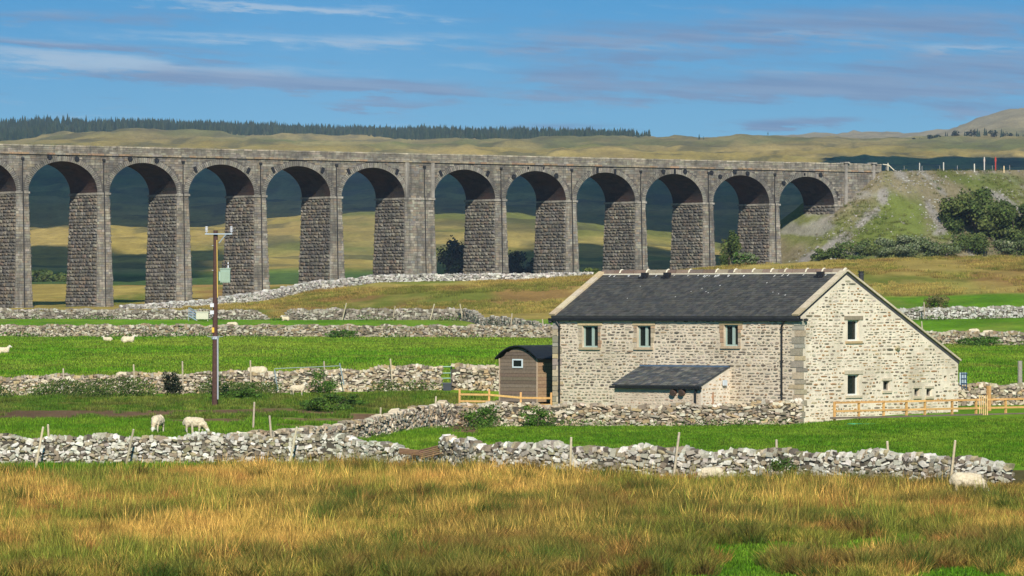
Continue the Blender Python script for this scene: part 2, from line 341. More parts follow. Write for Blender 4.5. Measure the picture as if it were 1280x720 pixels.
def ground_mat(name, stretch_far=True):
    m = bpy.data.materials.new(name); m.use_nodes = True; t = NT(m.node_tree); b = t.n['Principled BSDF']
    a = t.new('ShaderNodeAttribute', attribute_name='Col').outputs['Color']; pos = t.new('ShaderNodeNewGeometry').outputs['Position']
    s1 = t.noise(pos, 3.0, 6, .7, (1, .35, 1)); s2 = t.noise(pos, .25, 6, .65, (1, .3, 1)); s3 = t.noise(pos, .02, 8, .7, (1, .45, 1))
    f = t.m('MULTIPLY', t.m('MULTIPLY', t.m('MULTIPLY_ADD', s1, 1.0, .5), t.m('MULTIPLY_ADD', s2, 1.1, .45)), t.m('MULTIPLY', t.m('MULTIPLY_ADD', s3, 1.2, .4), t.m('MULTIPLY_ADD', t.noise(pos, .006, 8, .7, (1, .6, 1)), 1.1, .45)))
    cc = t.new('ShaderNodeCombineXYZ'); [t.link(f, cc.inputs[i]) for i in range(3)]
    t.link(t.mix(1., a, cc.outputs[0], 'MULTIPLY'), b.inputs['Base Color']); b.inputs['Roughness'].default_value = 1; b.inputs['Specular IOR Level'].default_value = .05
    bp = t.new('ShaderNodeBump'); bp.inputs['Distance'].default_value = .25; bp.inputs['Strength'].default_value = .7; t.link(t.noise(pos, 2.2, 6, .7), bp.inputs['Height'])
    bp2 = t.new('ShaderNodeBump'); bp2.inputs['Distance'].default_value = 6; bp2.inputs['Strength'].default_value = .5; t.link(t.noise(pos, .03, 8, .65), bp2.inputs['Height'])
    t.link(bp2.outputs[0], bp.inputs['Normal']); t.link(bp.outputs[0], b.inputs['Normal'])
    return m
M['ground'] = ground_mat('ground')
gme.materials.append(M['ground']); tag(mesh_obj('ground', gme), kind='structure')
# ---- railway embankment
def embankment():
    ss = np.arange(128, 262, .7); ww = np.concatenate([np.arange(-46, 4, .7), np.arange(4, 48, 1.5)]); SS, WW = np.meshgrid(ss, ww, indexing='ij')
    X = VO[0] + VT[0] * SS + VN[0] * WW; Y = VO[1] + VT[1] * SS + VN[1] * WW; Z = np.maximum(embank(X, Y), ground(X, Y, False) - 3)
    # shallow gullies and scree hummocks
    g = sm(.5, .7, fbm(SS / 5, WW / 14 + 5, 4)); n = fbm(SS / 9 + 3, WW / 12, 4); n2 = fbm(SS / 3, WW / 7, 4)
    col = np.ones(X.shape + (3,)) * np.array([.20, .17, .10]); col = lerp(col, (.12, .14, .035), sm(.42, .6, n) * .85); col = lerp(col, (.27, .25, .22), sm(.56, .66, n2) * .7)
    dist = np.sqrt(np.maximum(S_END - SS, 0) ** 2 + np.maximum(-1 - WW, 0) ** 2)
    PX = 640 + F * X / Y; PY = 385 - F * (Z - EYE) / Y
    def spot(x_, y_, rx, ry, rot=0.):
        a = math.radians(rot); u = (PX - x_) * math.cos(a) + (PY - y_) * math.sin(a); v = -(PX - x_) * math.sin(a) + (PY - y_) * math.cos(a); return np.exp(-(u / rx) ** 2 - (v / ry) ** 2)
    gp = spot(1125, 272, 42, 40) + spot(1105, 300, 40, 20) + spot(1180, 292, 14, 12); col = lerp(col, (.12, .145, .035), sm(.25, .85, gp + (n2 - .5) * .6)); col = lerp(col, (.12, .15, .04), sm(.45, .7, spot(1240, 225, 60, 12) + (n - .5) * .6) * .7)
    for q_ in ((1103, 245, 7, 12, 0), (1084, 272, 22, 6, -38), (1040, 308, 34, 8, -33), (1168, 268, 26, 6, 60), (1176, 288, 14, 6, -35), (1258, 252, 30, 6, 35), (1010, 322, 20, 6, -30)):
        col = lerp(col, (.24, .22, .19), sm(.35, .6, spot(*q_) + (n2 - .5) * .5))
    me = bpy.data.meshes.new('embankment'); a_, b_ = X.shape; id_ = np.arange(a_ * b_).reshape(a_, b_)
    q = np.stack([id_[:-1, :-1], id_[1:, :-1], id_[1:, 1:], id_[:-1, 1:]], -1).reshape(-1, 4)
    me.from_pydata(np.stack([X, Y, Z], -1).reshape(-1, 3).tolist(), [], q.tolist()); me.shade_smooth(); set_col(me, col.reshape(-1, 3)); me.materials.append(M['ground'])
    tag(mesh_obj('embankment', me), kind='structure')
    mb = MB()
    for i in range(9000):
        s = random.uniform(150, 245); wd = -random.uniform(1, 34); x = VO[0] + VT[0] * s + VN[0] * wd; y = VO[1] + VT[1] * s + VN[1] * wd; z = float(embank(x, y))
        if z < float(ground(x, y)): continue
        qx, qy = 640 + F * x / y, 385 - F * (z - EYE) / y
        if i > 1500 and min(((qx - a) ** 2 / rx ** 2 + (qy - b) ** 2 / ry ** 2) for a, b, rx, ry in ((1103, 245, 9, 14), (1090, 266, 14, 10), (1072, 280, 14, 10), (1052, 298, 18, 12), (1030, 314, 20, 9), (1164, 262, 9, 14), (1174, 284, 14, 9), (1250, 246, 20, 9), (1268, 258, 16, 8), (1140, 225, 50, 9))) > random.uniform(.5, 1.7): continue
        r = random.uniform(.06, .2) * (1.6 if random.random() < .06 else 1); mb.rock((x, y, z), (r, 0, 0), (0, r, 0), (0, 0, r * .7), jc(random.choice([(.24, .225, .20), (.17, .155, .13), (.32, .30, .27)]), .15))
    tag(mb.build('loose_stone', M['stone_far']), 'pale stones scattered over the railway embankment slope', 'stones', kind='stuff')
embankment()

# ------------------------------------------------------------------ block masonry
VCOL = [(.20, .18, .142), (.24, .218, .172), (.16, .145, .118), (.225, .185, .135), (.18, .17, .15), (.275, .25, .20), (.20, .17, .13)]
def blocks(mb, A, B, D, Cc, rh, wr, gap, proud, rough, cols, skip=None, top=None):
    """courses on the quad A-B (bottom) D-Cc (top); n faces out of the wall"""
    A, B, D, Cc = map(Vector, (A, B, D, Cc)); n = (B - A).cross(D - A).normalized()
    H = (D - A).length; nrow = max(1, round(H / rh)); z = 0
    cuts = [0]
    for i in range(nrow): cuts.append(cuts[-1] + random.uniform(.75, 1.25))
    cuts = [c / cuts[-1] for c in cuts]
    for i in range(nrow):
        v0, v1 = cuts[i], cuts[i + 1]; L0 = A.lerp(D, v0); R0 = B.lerp(Cc, v0); L1 = A.lerp(D, v1); R1 = B.lerp(Cc, v1); Lw = (R0 - L0).length
        u = -random.uniform(0, wr[1]) * .8; gv = min(.3, gap / H * nrow * .5)
        while u < Lw:
            wd = random.uniform(*wr); a = max(u, 0) + gap / 2; b = min(u + wd, Lw) - gap / 2; u += wd
            if b - a < .08: continue
            ua, ub = a / Lw, b / Lw; d0, d1 = v0 + (v1 - v0) * gv, v1 - (v1 - v0) * gv
            q = [A.lerp(D, d0).lerp(B.lerp(Cc, d0), ua), A.lerp(D, d0).lerp(B.lerp(Cc, d0), ub), A.lerp(D, d1).lerp(B.lerp(Cc, d1), ub), A.lerp(D, d1).lerp(B.lerp(Cc, d1), ua)]
            c = (q[0] + q[2]) / 2
            if skip and skip(c): continue
            ins = min(.3, .04 + rough * .9) if rough > .05 else .04
            f = [p.lerp(c, ins) + n * (proud + random.uniform(-rough, rough)) for p in q]
            if rough > .05:
                cc = c + n * (proud + rough * random.uniform(.6, 1.6))
                mb.shape(q + f + [cc], [(0, 1, 5, 4), (1, 2, 6, 5), (2, 3, 7, 6), (3, 0, 4, 7), (4, 5, 8), (5, 6, 8), (6, 7, 8), (7, 4, 8)], jc(random.choice(cols), .13))
            else: mb.shape(q + f, [(0, 1, 5, 4), (1, 2, 6, 5), (2, 3, 7, 6), (3, 0, 4, 7), (4, 5, 6, 7)], jc(random.choice(cols), .13))
# ------------------------------------------------------------------ viaduct
def viaduct():
    base = vp(76, VW / 2, 3.5 + EYE)
    root = thing('stone_viaduct', base, 'long grey stone railway viaduct with tall round arches behind the barn', 'viaduct')
    arches = {}
    s = 0
    for i in range(1, 12): arches[i] = s; s += 15.5 if i != 5 else S_ + PW6
    for i in (0, -1): arches[i] = arches[i + 1] - 15.5
    HB = ZC - ZS; HA = S_ / 2; RING = .85
    def ell(a0, b0, k): return [(a0 * math.cos(t), b0 * math.sin(t)) for t in [math.pi * (1 - j / k) for j in range(k + 1)]]
    zg = {}
    # arches with their spandrels
    for i in range(-1, 12):
        a = arches[i]; cx = a + HA; sl_ = a - (PW / 2 if i != 6 else PW6 / 2); sr = a + S_ + (PW / 2 if i != 5 else PW6 / 2)
        if i == 11: sr = a + S_ + 2.2
        K = 28; inn = ell(HA, HB, K); out = ell(HA + RING, HB + RING, K)
        v = MB()
        for j in range(K):
            p, q = inn[j], inn[j + 1]
            for m_ in range(6):
                w0, w1 = VW * m_ / 6, VW * (m_ + 1) / 6
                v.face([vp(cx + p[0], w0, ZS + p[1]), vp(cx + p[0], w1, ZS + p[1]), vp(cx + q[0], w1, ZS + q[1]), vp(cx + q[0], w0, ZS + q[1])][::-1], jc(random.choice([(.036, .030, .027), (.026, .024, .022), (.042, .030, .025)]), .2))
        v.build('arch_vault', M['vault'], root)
        rg = MB()
        for j in range(2 * K):
            t0, t1 = math.pi * (1 - j / (2 * K)) - .006, math.pi * (1 - (j + 1) / (2 * K)) + .006
            for (wa, wb) in ((-.06, .2), (VW - .2, VW + .06)):
                pr = [(HA * math.cos(t0), HB * math.sin(t0)), (HA * math.cos(t1), HB * math.sin(t1)), ((HA + RING) * math.cos(t1), (HB + RING) * math.sin(t1)), ((HA + RING) * math.cos(t0), (HB + RING) * math.sin(t0))]
                e = random.uniform(-.03, .03); wa2 = wa + (e if wa < 0 else 0)
                pts = [vp(cx + x, wa2, ZS + z) for x, z in pr] + [vp(cx + x, wb, ZS + z) for x, z in pr]
                rg.shape(pts, [(0, 3, 2, 1), (4, 5, 6, 7), (0, 1, 5, 4), (2, 3, 7, 6), (1, 2, 6, 5), (3, 0, 4, 7)], jc(random.choice([(.23, .21, .17), (.18, .167, .145), (.26, .24, .20)]), .1))
        r = rg.build('arch_ring', M['masonry'], root); r['kind'] = 'stuff'
        # spandrel backing + courses, front and back
        top = ZSTR; spo = None
        for wd, flip in ((0., 0), (VW, 1)):
            sp = MB()
            pts = [(sl_, ZS)] + [(cx + x, ZS + z) for x, z in out] + [(sr, ZS)]
            for j in range(len(pts) - 1):
                (x0, z0), (x1, z1) = pts[j], pts[j + 1]
                if x1 - x0 < .001: continue
                f = [vp(x0, wd, z0), vp(x1, wd, z1), vp(x1, wd, top), vp(x0, wd, top)]
                sp.face(f[::-1] if flip else f, (.10, .09, .08))
            o_ = sp.build('spandrel_wall', M['masonry'], root); spo = spo or o_
        bk = MB()
        def sk(c):
            dx = (c.x - VO[0]) * VT[0] + (c.y - VO[1]) * VT[1] - cx; dz = c.z - ZS
            return (dx / (HA + RING + .25)) ** 2 + (max(dz, 0) / (HB + RING + .12)) ** 2 < 1
        blocks(bk, vp(sl_, -.0, ZS), vp(sr, -.0, ZS), vp(sl_, -.0, top), vp(sr, -.0, top), .42, (.55, 1.25), .035, .06, .02, VCOL, sk)
        blocks(bk, vp(sr, VW, ZS), vp(sl_, VW, ZS), vp(sr, VW, top), vp(sl_, VW, top), .8, (1.2, 2.4), .05, .06, .02, VCOL, sk)
        o = bk.build('walling_stone', M['masonry'], spo); o['kind'] = 'stuff'
        # round and rectangular iron tie plates
        if i <= 1 or i in (2,): plates = [('r', -2.6, ZC + .65), ('r', 2.6, ZC + .4)]
        elif i == 3: plates = [('d', -5.3, 23.6 + EYE), ('d', 5.3, 23.6 + EYE)]
        elif i in (4, 5, 6): plates = [('d', -5.2, 23.8 + EYE), ('d', 4.9, 23.9 + EYE)]
        elif i == 7: plates = [('r', -4.9, 23.4 + EYE), ('r', 4.4, 23.3 + EYE), ('s', -1.8, 25.1 + EYE), ('s', 1.6, 25.1 + EYE)]
        elif i == 8: plates = [('b', -2.0, 24.9 + EYE), ('b', 2.0, 24.7 + EYE)]
        elif i == 9: plates = [('r', -2.6, 24.9 + EYE), ('b', 0, 25. + EYE), ('r', 2.4, 25. + EYE)]
        elif i == 10: plates = [('r', -5.0, 24.2 + EYE), ('r', -1.6, 25.2 + EYE), ('r', 1.4, 24.9 + EYE), ('r', -7, 24.9 + EYE)]
        else: plates = [('r', -5.6, 23.2 + EYE), ('s', -.6, 25. + EYE), ('r', 3.2, 24.9 + EYE)]
        for kd, dx, z in plates:
            z = min(z, ZSTR - .45)
            if kd in ('r',):
                z = max(z, ZS + math.sqrt(max(0, 1 - (dx / (HA + RING)) ** 2)) * (HB + .25)) if abs(dx) < HA else z
                pm = MB().tube(vp(cx + dx, -.05, z), vp(cx + dx, -.22, z), .46, .42, 14, (.02, .02, .022)); pm.tube(vp(cx + dx, -.22, z), vp(cx + dx, -.3, z), .12, .1, 8, (.04, .04, .04))
            else:
                a_ = {'d': -.45 if dx < 0 else .45, 'b': 0, 's': 0}[kd]; hw, hh = {'d': (.26, .5), 'b': (.2, .5), 's': (.13, .2)}[kd]
                X = Vector((VT[0], VT[1], 0)); Z = Vector((0, 0, 1)); X2 = X * math.cos(a_) - Z * math.sin(a_); Z2 = X * math.sin(a_) + Z * math.cos(a_)
                pm = MB().cbox(vp(cx + dx, -.14, z), hw * 2, .18, hh * 2, (.02, .02, .022), ax=(X2, Vector((VN[0], VN[1], 0)), Z2))
            pm.build('tie_plate', M['metal'], root)
    # piers
    for i in range(-1, 11):
        p0 = arches[i] + S_; p1 = arches[i + 1]; mid = (p0 + p1) / 2; zb = min(gz(*vp(p0, -1, 0).xy), gz(*vp(mid, VW + 1, 0).xy)) - 1.5
        if i == 10: zb = 6 + EYE
        hgt = ZS - zb; bt = .5 * hgt / 19; bd = .6 * hgt / 19
        T4 = [vp(p0, 0, ZS - .3), vp(p1, 0, ZS - .3), vp(p1, VW, ZS - .3), vp(p0, VW, ZS - .3)]
        B4 = [vp(p0 - bt, -bd, zb), vp(p1 + bt, -bd, zb), vp(p1 + bt, VW + bd, zb), vp(p0 - bt, VW + bd, zb)]
        pier = MB().shape(B4 + T4, [(0, 1, 5, 4), (1, 2, 6, 5), (2, 3, 7, 6), (3, 0, 4, 7), (4, 5, 6, 7)], (.09, .08, .07)).build('pier', M['masonry'], root)
        bk = MB()
        blocks(bk, B4[0], B4[1], T4[0], T4[1], .42, (.5, 1.2), .04, .05, .02, [tuple(min(1, k * 1.12) for k in c) for c in VCOL])  # front blocks painted paler, as the sunlit face of the pier
        side_shade_cols = [tuple(k * .8 for k in c) for c in VCOL] + [(.18, .14, .105), (.10, .092, .08)]  # pier sides painted darker, standing in for grazing light
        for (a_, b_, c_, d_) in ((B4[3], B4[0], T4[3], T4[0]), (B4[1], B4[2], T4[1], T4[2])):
            blocks(bk, a_, b_, c_, d_, .58, (.65, 1.6), .07, .1, .13, side_shade_cols)
        blocks(bk, B4[2], B4[3], T4[2], T4[3], .8, (1, 2), .04, .05, .02, VCOL)
        o = bk.build('walling_stone', M['masonry'], pier); o['kind'] = 'stuff'
        im = MB(); e = .22
        im.box(vp(p0 - e, -e, ZS - .3), vp(p1 + e, 0, 0) - vp(p0 - e, 0, 0), vp(0, VW + e, 0) - vp(0, -e, 0), (0, 0, .34), (.33, .30, .25))
        # springer courses between impost and spandrel
        im.build('impost', M['masonry'], root)
        so_ = MB(); wm = mid + (0.0 if i != 5 else 1.0)
        so_.tube(vp(wm, -.16, ZSTR - .9), vp(wm, -.16, ZS + .2), .1, .1, 6, (.03, .028, .026)); so_.tube(vp(wm, -.36, ZS + .2), vp(wm, -.36 - bd + .12, zb + 1), .1, .1, 6, (.03, .028, .026)); so_.cbox(vp(wm, -.2, ZSTR - .75), .5, .3, .35, (.03, .028, .026), rz=TH)
        so_.build('drainpipe', M['metal'], root)
        if i == 5:
            for q in (p0 + .35, p1 - .35): MB().box(vp(q - .35, -.3, ZS + .05), vp(.7, 0, 0) - vp(0, 0, 0), vp(0, .3, 0) - vp(0, 0, 0), (0, 0, ZSTR - ZS - .06), (.27, .245, .21)).build('pilaster', M['masonry'], root)
        if i != 5:
            pass
    # abutment at the embankment
    a0 = arches[11] + S_; ab = MB(); col = (.1, .09, .08)
    ab.box(vp(a0, 0, 2 + EYE), vp(S_END - a0, 0, 0) - vp(0, 0, 0), vp(0, VW, 0) - vp(0, 0, 0), (0, 0, ZSTR - 2 - EYE), col)
    abo = ab.build('abutment', M['masonry'], root); bk = MB()
    blocks(bk, vp(a0 + 2.2, 0, 4 + EYE), vp(S_END, 0, 4 + EYE), vp(a0 + 2.2, 0, ZSTR), vp(S_END, 0, ZSTR), .42, (.55, 1.3), .035, .06, .02, VCOL)
    blocks(bk, vp(a0, VW, 2 + EYE), vp(a0, 0, 2 + EYE), vp(a0, VW, ZS), vp(a0, 0, ZS), .58, (.65, 1.6), .07, .1, .13, [tuple(k * .8 for k in c) for c in VCOL])  # abutment side darkened in colour for grazing light, like the piers
    blocks(bk, vp(a0, 0, 4 + EYE), vp(a0 + 2.2, 0, 4 + EYE), vp(a0, 0, ZS), vp(a0 + 2.2, 0, ZS), .42, (.55, 1.3), .035, .06, .02, VCOL)
    bk.build('walling_stone', M['masonry'], abo)['kind'] = 'stuff'
    MB().box(vp(a0 - .2, -.25, ZS - .3), vp(2.4, 0, 0) - vp(0, 0, 0), vp(0, .3, 0) - vp(0, 0, 0), (0, 0, .34), (.33, .3, .25)).build('impost', M['masonry'], root)
    for q in (a0 + 2.3, a0 + 9.0): MB().box(vp(q, -.4, 8 + EYE), vp(.6, 0, 0) - vp(0, 0, 0), vp(0, .4, 0) - vp(0, 0, 0), (0, 0, ZP - 8 - EYE - .1), (.28, .255, .22)).build('pilaster', M['masonry'], root)
    s0 = arches[-1] - PW / 2
    # string course and parapets
    X = vp(1, 0, 0) - vp(0, 0, 0); Y = vp(0, 1, 0) - vp(0, 0, 0)
    st = MB(); q = s0
    while q < S_END - .1:
        L = min(random.uniform(1.2, 2.2), S_END - q); st.box(vp(q, -.34, ZSTR + random.uniform(-.01, .01)), X * (L - .02), Y * .6, (0, 0, .3), jc(random.choice([(.27, .22, .15), (.31, .26, .18), (.25, .22, .18), (.30, .20, .12)]), .12)); q += L
    st.box(vp(s0, VW - .26, ZSTR), X * (S_END - s0), Y * .6, (0, 0, .3), (.35, .3, .2)); st.build('string_course', M['masonry'], root)['kind'] = 'stuff'
    MB().box(vp(s0, 0, ZSTR - .25), X * (S_END - s0 - .05), Y * VW, (0, 0, .5), (.2, .18, .16)).build('deck', M['masonry'], root)
    pr = MB()
    for wd in (0., VW - .5): pr.box(vp(s0, wd, ZSTR + .3), X * (S_END - s0 - .02), Y * .5, (0, 0, ZP - ZSTR - .52), (.2, .18, .16))
    po = pr.build('parapet', M['masonry'], root)
    bk = MB(); blocks(bk, vp(s0, 0, ZSTR + .3), vp(S_END, 0, ZSTR + .3), vp(s0, 0, ZP - .22), vp(S_END, 0, ZP - .22), .4, (.6, 1.4), .03, .04, .015, [(.25, .225, .17), (.20, .18, .14), (.30, .27, .21), (.23, .21, .17), (.18, .16, .125)])
    bk.build('parapet_stone', M['masonry'], po)['kind'] = 'stuff'
    cp = MB()
    for wd in (-.12, VW - .62):
        q = s0
        while q < S_END - .1:
            L = min(random.uniform(1., 1.9), S_END - q); h_ = random.uniform(.2, .27); cp.box(vp(q, wd, ZP - .22), X * (L - .03), Y * .74, (0, 0, h_), jc(random.choice([(.36, .32, .24), (.30, .27, .21), (.41, .36, .27)]), .12)); q += L
    cp.build('coping_stone', M['masonry'], po)['kind'] = 'stuff'
    for q in (a0 + 2.1, a0 + 8.7):
        MB().box(vp(q, -.6, ZP), X * 1.2, Y * 1.5, (0, 0, .25), (.36, .33, .28)).build('pilaster_cap', M['masonry'], root)
viaduct()

# ------------------------------------------------------------------ barn
AL = R(40); GA = Vector((-math.cos(AL), math.sin(AL), 0)); GG = Vector((math.sin(AL), math.cos(AL), 0)); NF = -GG.copy(); NF = Vector((-math.sin(AL), -math.cos(AL), 0)); NG = Vector((math.cos(AL), -math.sin(AL), 0))
CB = Vector((14.6, 235, -5.95 + EYE)); UP = Vector((0, 0, 1))
def bf(l, g, z): return Vector((CB.x, CB.y, 0)) + GA * l + GG * g + UP * (z + EYE)
LB, DB, RG = 16.2, 14.1, 4.02
ZE, ZR, ZE2, ZB = -.47, 1.70, -2.95, -6.6
def px_l(px, p=0.):   # along the front wall plane (p = distance in front of it)
    k = (px - 640) / F; x0 = CB.x + NF.x * p; y0 = CB.y + NF.y * p; return (x0 - k * y0) / (k * GA.y - GA.x)
def px_g(px): k = (px - 640) / F; return (k * CB.y - CB.x) / (GG.x - k * GG.y)
def zf(py, l): return -(py - 385) / F * (CB.y + GA.y * l)
def zg_(py, g): return -(py - 385) / F * (CB.y + GG.y * g)
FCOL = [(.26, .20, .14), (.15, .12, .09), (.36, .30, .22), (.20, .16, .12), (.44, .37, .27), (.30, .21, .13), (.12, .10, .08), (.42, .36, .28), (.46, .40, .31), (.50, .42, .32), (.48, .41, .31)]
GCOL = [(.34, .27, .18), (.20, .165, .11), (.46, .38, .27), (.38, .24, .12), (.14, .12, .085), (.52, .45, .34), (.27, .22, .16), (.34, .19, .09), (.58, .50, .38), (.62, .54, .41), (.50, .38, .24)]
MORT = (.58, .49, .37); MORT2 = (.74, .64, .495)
def holed_wall(mb, org, X, n, u1, z0, topf, holes, cutsx, depth, col):
    us = sorted(set([0, u1] + cutsx + [h[0] for h in holes] + [h[1] for h in holes]))
    pt = lambda u, z, dd=0.: Vector(org) + X * u - n * dd + UP * (z + EYE)
    flip = X.cross(UP).dot(n) < 0
    def F_(p): mb.face(p[::-1] if flip else p, col)
    for a, b in zip(us[:-1], us[1:]):
        hs = sorted([h for h in holes if h[0] < (a + b) / 2 < h[1]], key=lambda h: h[2]); z = z0
        for h in hs: F_([pt(a, z), pt(b, z), pt(b, h[2]), pt(a, h[2])]); z = h[3]
        F_([pt(a, z), pt(b, z), pt(b, topf(b)), pt(a, topf(a))])
    for a, b, c, d_ in holes:
        for q in ([pt(a, c), pt(b, c), pt(b, c, depth), pt(a, c, depth)], [pt(a, d_), pt(a, d_, depth), pt(b, d_, depth), pt(b, d_)], [pt(a, c), pt(a, c, depth), pt(a, d_, depth), pt(a, d_)], [pt(b, c), pt(b, d_), pt(b, d_, depth), pt(b, c, depth)]):
            F_(q)
def rubble(mb, org, X, n, u0, u1, z0, topf, holes, rh, wr, gap, proud, cols, dens=1.):
    z = z0; fl = X.cross(UP).dot(n) < 0
    while z < max(topf(u0), topf(u1), topf(min(u1, RG))) - .1:
        h = random.uniform(rh * .7, rh * 1.4); u = u0 + random.uniform(0, .1)
        while u < u1 - .08:
            wd = random.uniform(*wr) * random.choice([.8, 1, 1, 1.5]); wd = min(wd, u1 - u); c = u + wd / 2; zc = z + h / 2 + random.uniform(-.03, .03)
            if topf(c) - .07 > z + h and not any(a - .04 < c + wd / 2 and b + .04 > c - wd / 2 and e - .03 < z + h and f + .05 > z for a, b, e, f in holes) and random.random() < dens:
                k = 6; ang = [2 * math.pi * (i + .5) / k for i in range(k)]; rr = [random.uniform(.85, 1.1) for _ in ang]; hh = h * random.uniform(.75, 1.05)
                o2 = [(max(-.5, min(.5, .62 * math.cos(t) * r)) * (wd - gap), max(-.5, min(.5, .62 * math.sin(t) * r)) * (hh - gap * .8)) for t, r in zip(ang, rr)]
                bs = Vector(org) + X * c + UP * (zc + EYE); e = random.uniform(proud * .6, proud * 1.5)
                pts = [bs + X * a + UP * b - n * .01 for a, b in o2] + [bs + X * a * .86 + UP * b * .8 + n * (e * random.uniform(.7, 1.2)) for a, b in o2]
                fs = [(i, (i + 1) % k, k + (i + 1) % k, k + i) for i in range(k)] + [tuple(range(k, 2 * k))]
                if fl: fs = [f[::-1] for f in fs]
                mb.shape(pts, fs, jc(random.choice(cols), .15))
            u += wd + gap * random.uniform(.2, 1.2)
        z += h + gap * .5
def barn():
    root = thing('stone_barn', CB, 'two storey pale stone barn with dark slate roof standing in the fields', 'barn')
    fo = Vector((CB.x, CB.y, 0))
    # front wall
    fh = []
    for (x0, x1, y0, y1) in ((728, 747.5, 407, 434), (796.5, 813.5, 407, 434), (905, 922.5, 406, 432.5)):
        b, a = px_l(x0), px_l(x1); lm_ = (a + b) / 2; fh.append((a, b, zf(y1, lm_), zf(y0, lm_)))
    gh = []
    for (x0, x1, y0, y1) in ((1059.5, 1074, 400, 426), (1059.5, 1074, 468, 494), (1104, 1112.5, 476, 488), (1143, 1149.5, 485.5, 495), (1158, 1165, 485.5, 495), (1180, 1183.5, 469.5, 476)):
        a, b = px_g(x0), px_g(x1); gm = (a + b) / 2; gh.append((a, b, zg_(y1, gm), zg_(y0, gm)))
    gt = lambda g: ZE + (ZR - ZE) * g / RG if g <= RG else ZR + (ZE2 - ZR) * (g - RG) / (DB - RG)
    fw = MB(); holed_wall(fw, fo, GA, NF, LB, ZB, lambda u: ZE, fh, [], .32, MORT); f_o = fw.build('front_wall', M['mortar'], root)
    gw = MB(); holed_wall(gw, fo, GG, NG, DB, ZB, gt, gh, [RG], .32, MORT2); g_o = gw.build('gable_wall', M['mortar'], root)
    ow = MB(); holed_wall(ow, fo + GA * LB, GG, -NG, DB, ZB, gt, [], [RG], .3, MORT); holed_wall(ow, fo + GG * DB, GA, GG, LB, ZB, lambda u: ZE2, [], [], .3, MORT); ow.build('rear_wall', M['mortar'], root)
    inn = MB()   # near-black sheets painting the darkness of the rooms behind the openings
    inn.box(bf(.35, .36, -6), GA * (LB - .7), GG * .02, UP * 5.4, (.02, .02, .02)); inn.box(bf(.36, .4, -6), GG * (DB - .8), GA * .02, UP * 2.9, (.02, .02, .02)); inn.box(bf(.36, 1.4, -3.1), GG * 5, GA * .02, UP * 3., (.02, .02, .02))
    inn.build('dark_backing', M['mortar'], root)
    rb = MB(); dress = [(a - .16, b + .16, c - .17, d_ + .24) for a, b, c, d_ in fh]
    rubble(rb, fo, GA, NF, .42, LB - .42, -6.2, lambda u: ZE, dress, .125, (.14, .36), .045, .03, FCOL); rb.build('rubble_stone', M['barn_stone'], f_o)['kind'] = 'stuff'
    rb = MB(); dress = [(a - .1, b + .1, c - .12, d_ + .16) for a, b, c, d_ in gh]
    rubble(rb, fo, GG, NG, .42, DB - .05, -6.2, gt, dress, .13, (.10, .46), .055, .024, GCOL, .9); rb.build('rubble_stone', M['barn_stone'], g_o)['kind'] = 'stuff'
    # quoins: alternate long and short, each its own part
    z = -6.1; i = 0
    while z < ZE - .2:
        h = random.uniform(.2, .38); la, lg = (.62, .34) if i % 2 else (.34, .6); la *= random.uniform(.7, 1.15); lg *= random.uniform(.7, 1.2)
        c_ = jc(random.choice([(.34, .29, .21), (.40, .32, .22), (.27, .235, .18), (.42, .33, .21), (.33, .30, .24)]), .1); h2 = min(h, ZE - z) - .03
        MB().box(bf(-.035, -.035, z), GA * la, GG * lg, UP * h2, c_).build('quoin', M['barn_stone'], root)
        MB().box(bf(LB - la + .035, -.035, z), GA * la, GG * lg, UP * h2, jc(c_, .15)).build('quoin', M['barn_stone'], root)
        z += h; i += 1
    # windows
    FR = (.30, .38, .33); 
    def window(org, X, n, h, frame_c, mull, jamb_in=.0, glass_u=None):
        a, b, c, d_ = h; b2 = b if glass_u is None else glass_u
        pt = lambda u, z, dd: Vector(org) + X * u - n * dd + UP * (z + EYE)
        fr = MB(); t = .07
        for (u0, u1_, z0, z1) in ((a, b2, c, c + t), (a, b2, d_ - t, d_), (a, a + t, c + t, d_ - t), (b2 - t, b2, c + t, d_ - t)): fr.box(pt(u0, z0, .2), X * (u1_ - u0), n * .06, UP * (z1 - z0), frame_c)
        if mull: m_ = a + (b2 - a) * mull; fr.box(pt(m_ - .07, c + t, .2), X * .15, n * .07, UP * (d_ - c - 2 * t), frame_c)
        w_ = fr.build('window', M['paint'], root)
        MB().box(pt(a + .01, c + .01, .24), X * (b2 - a - .02), n * .03, UP * (d_ - c - .02), (.02, .025, .03)).build('pane', M['glass'], w_)
    for h in fh:
        window(fo, GA, NF, h, FR, .42)
        a, b, c, d_ = h
        MB().box(fo + GA * (a - .3) + UP * (d_ + .01 + EYE) - NF * .1, GA * (b - a + .6), NF * .14, UP * .2, jc((.46, .35, .2), .1)).build('lintel', M['barn_stone'], root)
        MB().box(fo + GA * (a - .18) + UP * (c - .13 + EYE) - NF * .15, GA * (b - a + .36), NF * .25, UP * .12, jc((.40, .32, .2), .1)).build('window_sill', M['barn_stone'], root)
        z = c
        while z < d_ - .1:
            hh = random.uniform(.16, .26)
            for q in (a - random.uniform(.14, .3), b + .02):
                ww_ = a - q - .02 if q < a else random.uniform(.14, .28)
                MB().box(fo + GA * q + UP * (z + EYE) - NF * .1, GA * ww_, NF * .135, UP * (min(hh, d_ - z) - .02), jc(random.choice([(.44, .33, .2), (.36, .24, .15), (.46, .38, .27), (.3, .24, .17)]), .14)).build('jamb_stone', M['barn_stone'], root)
            z += hh
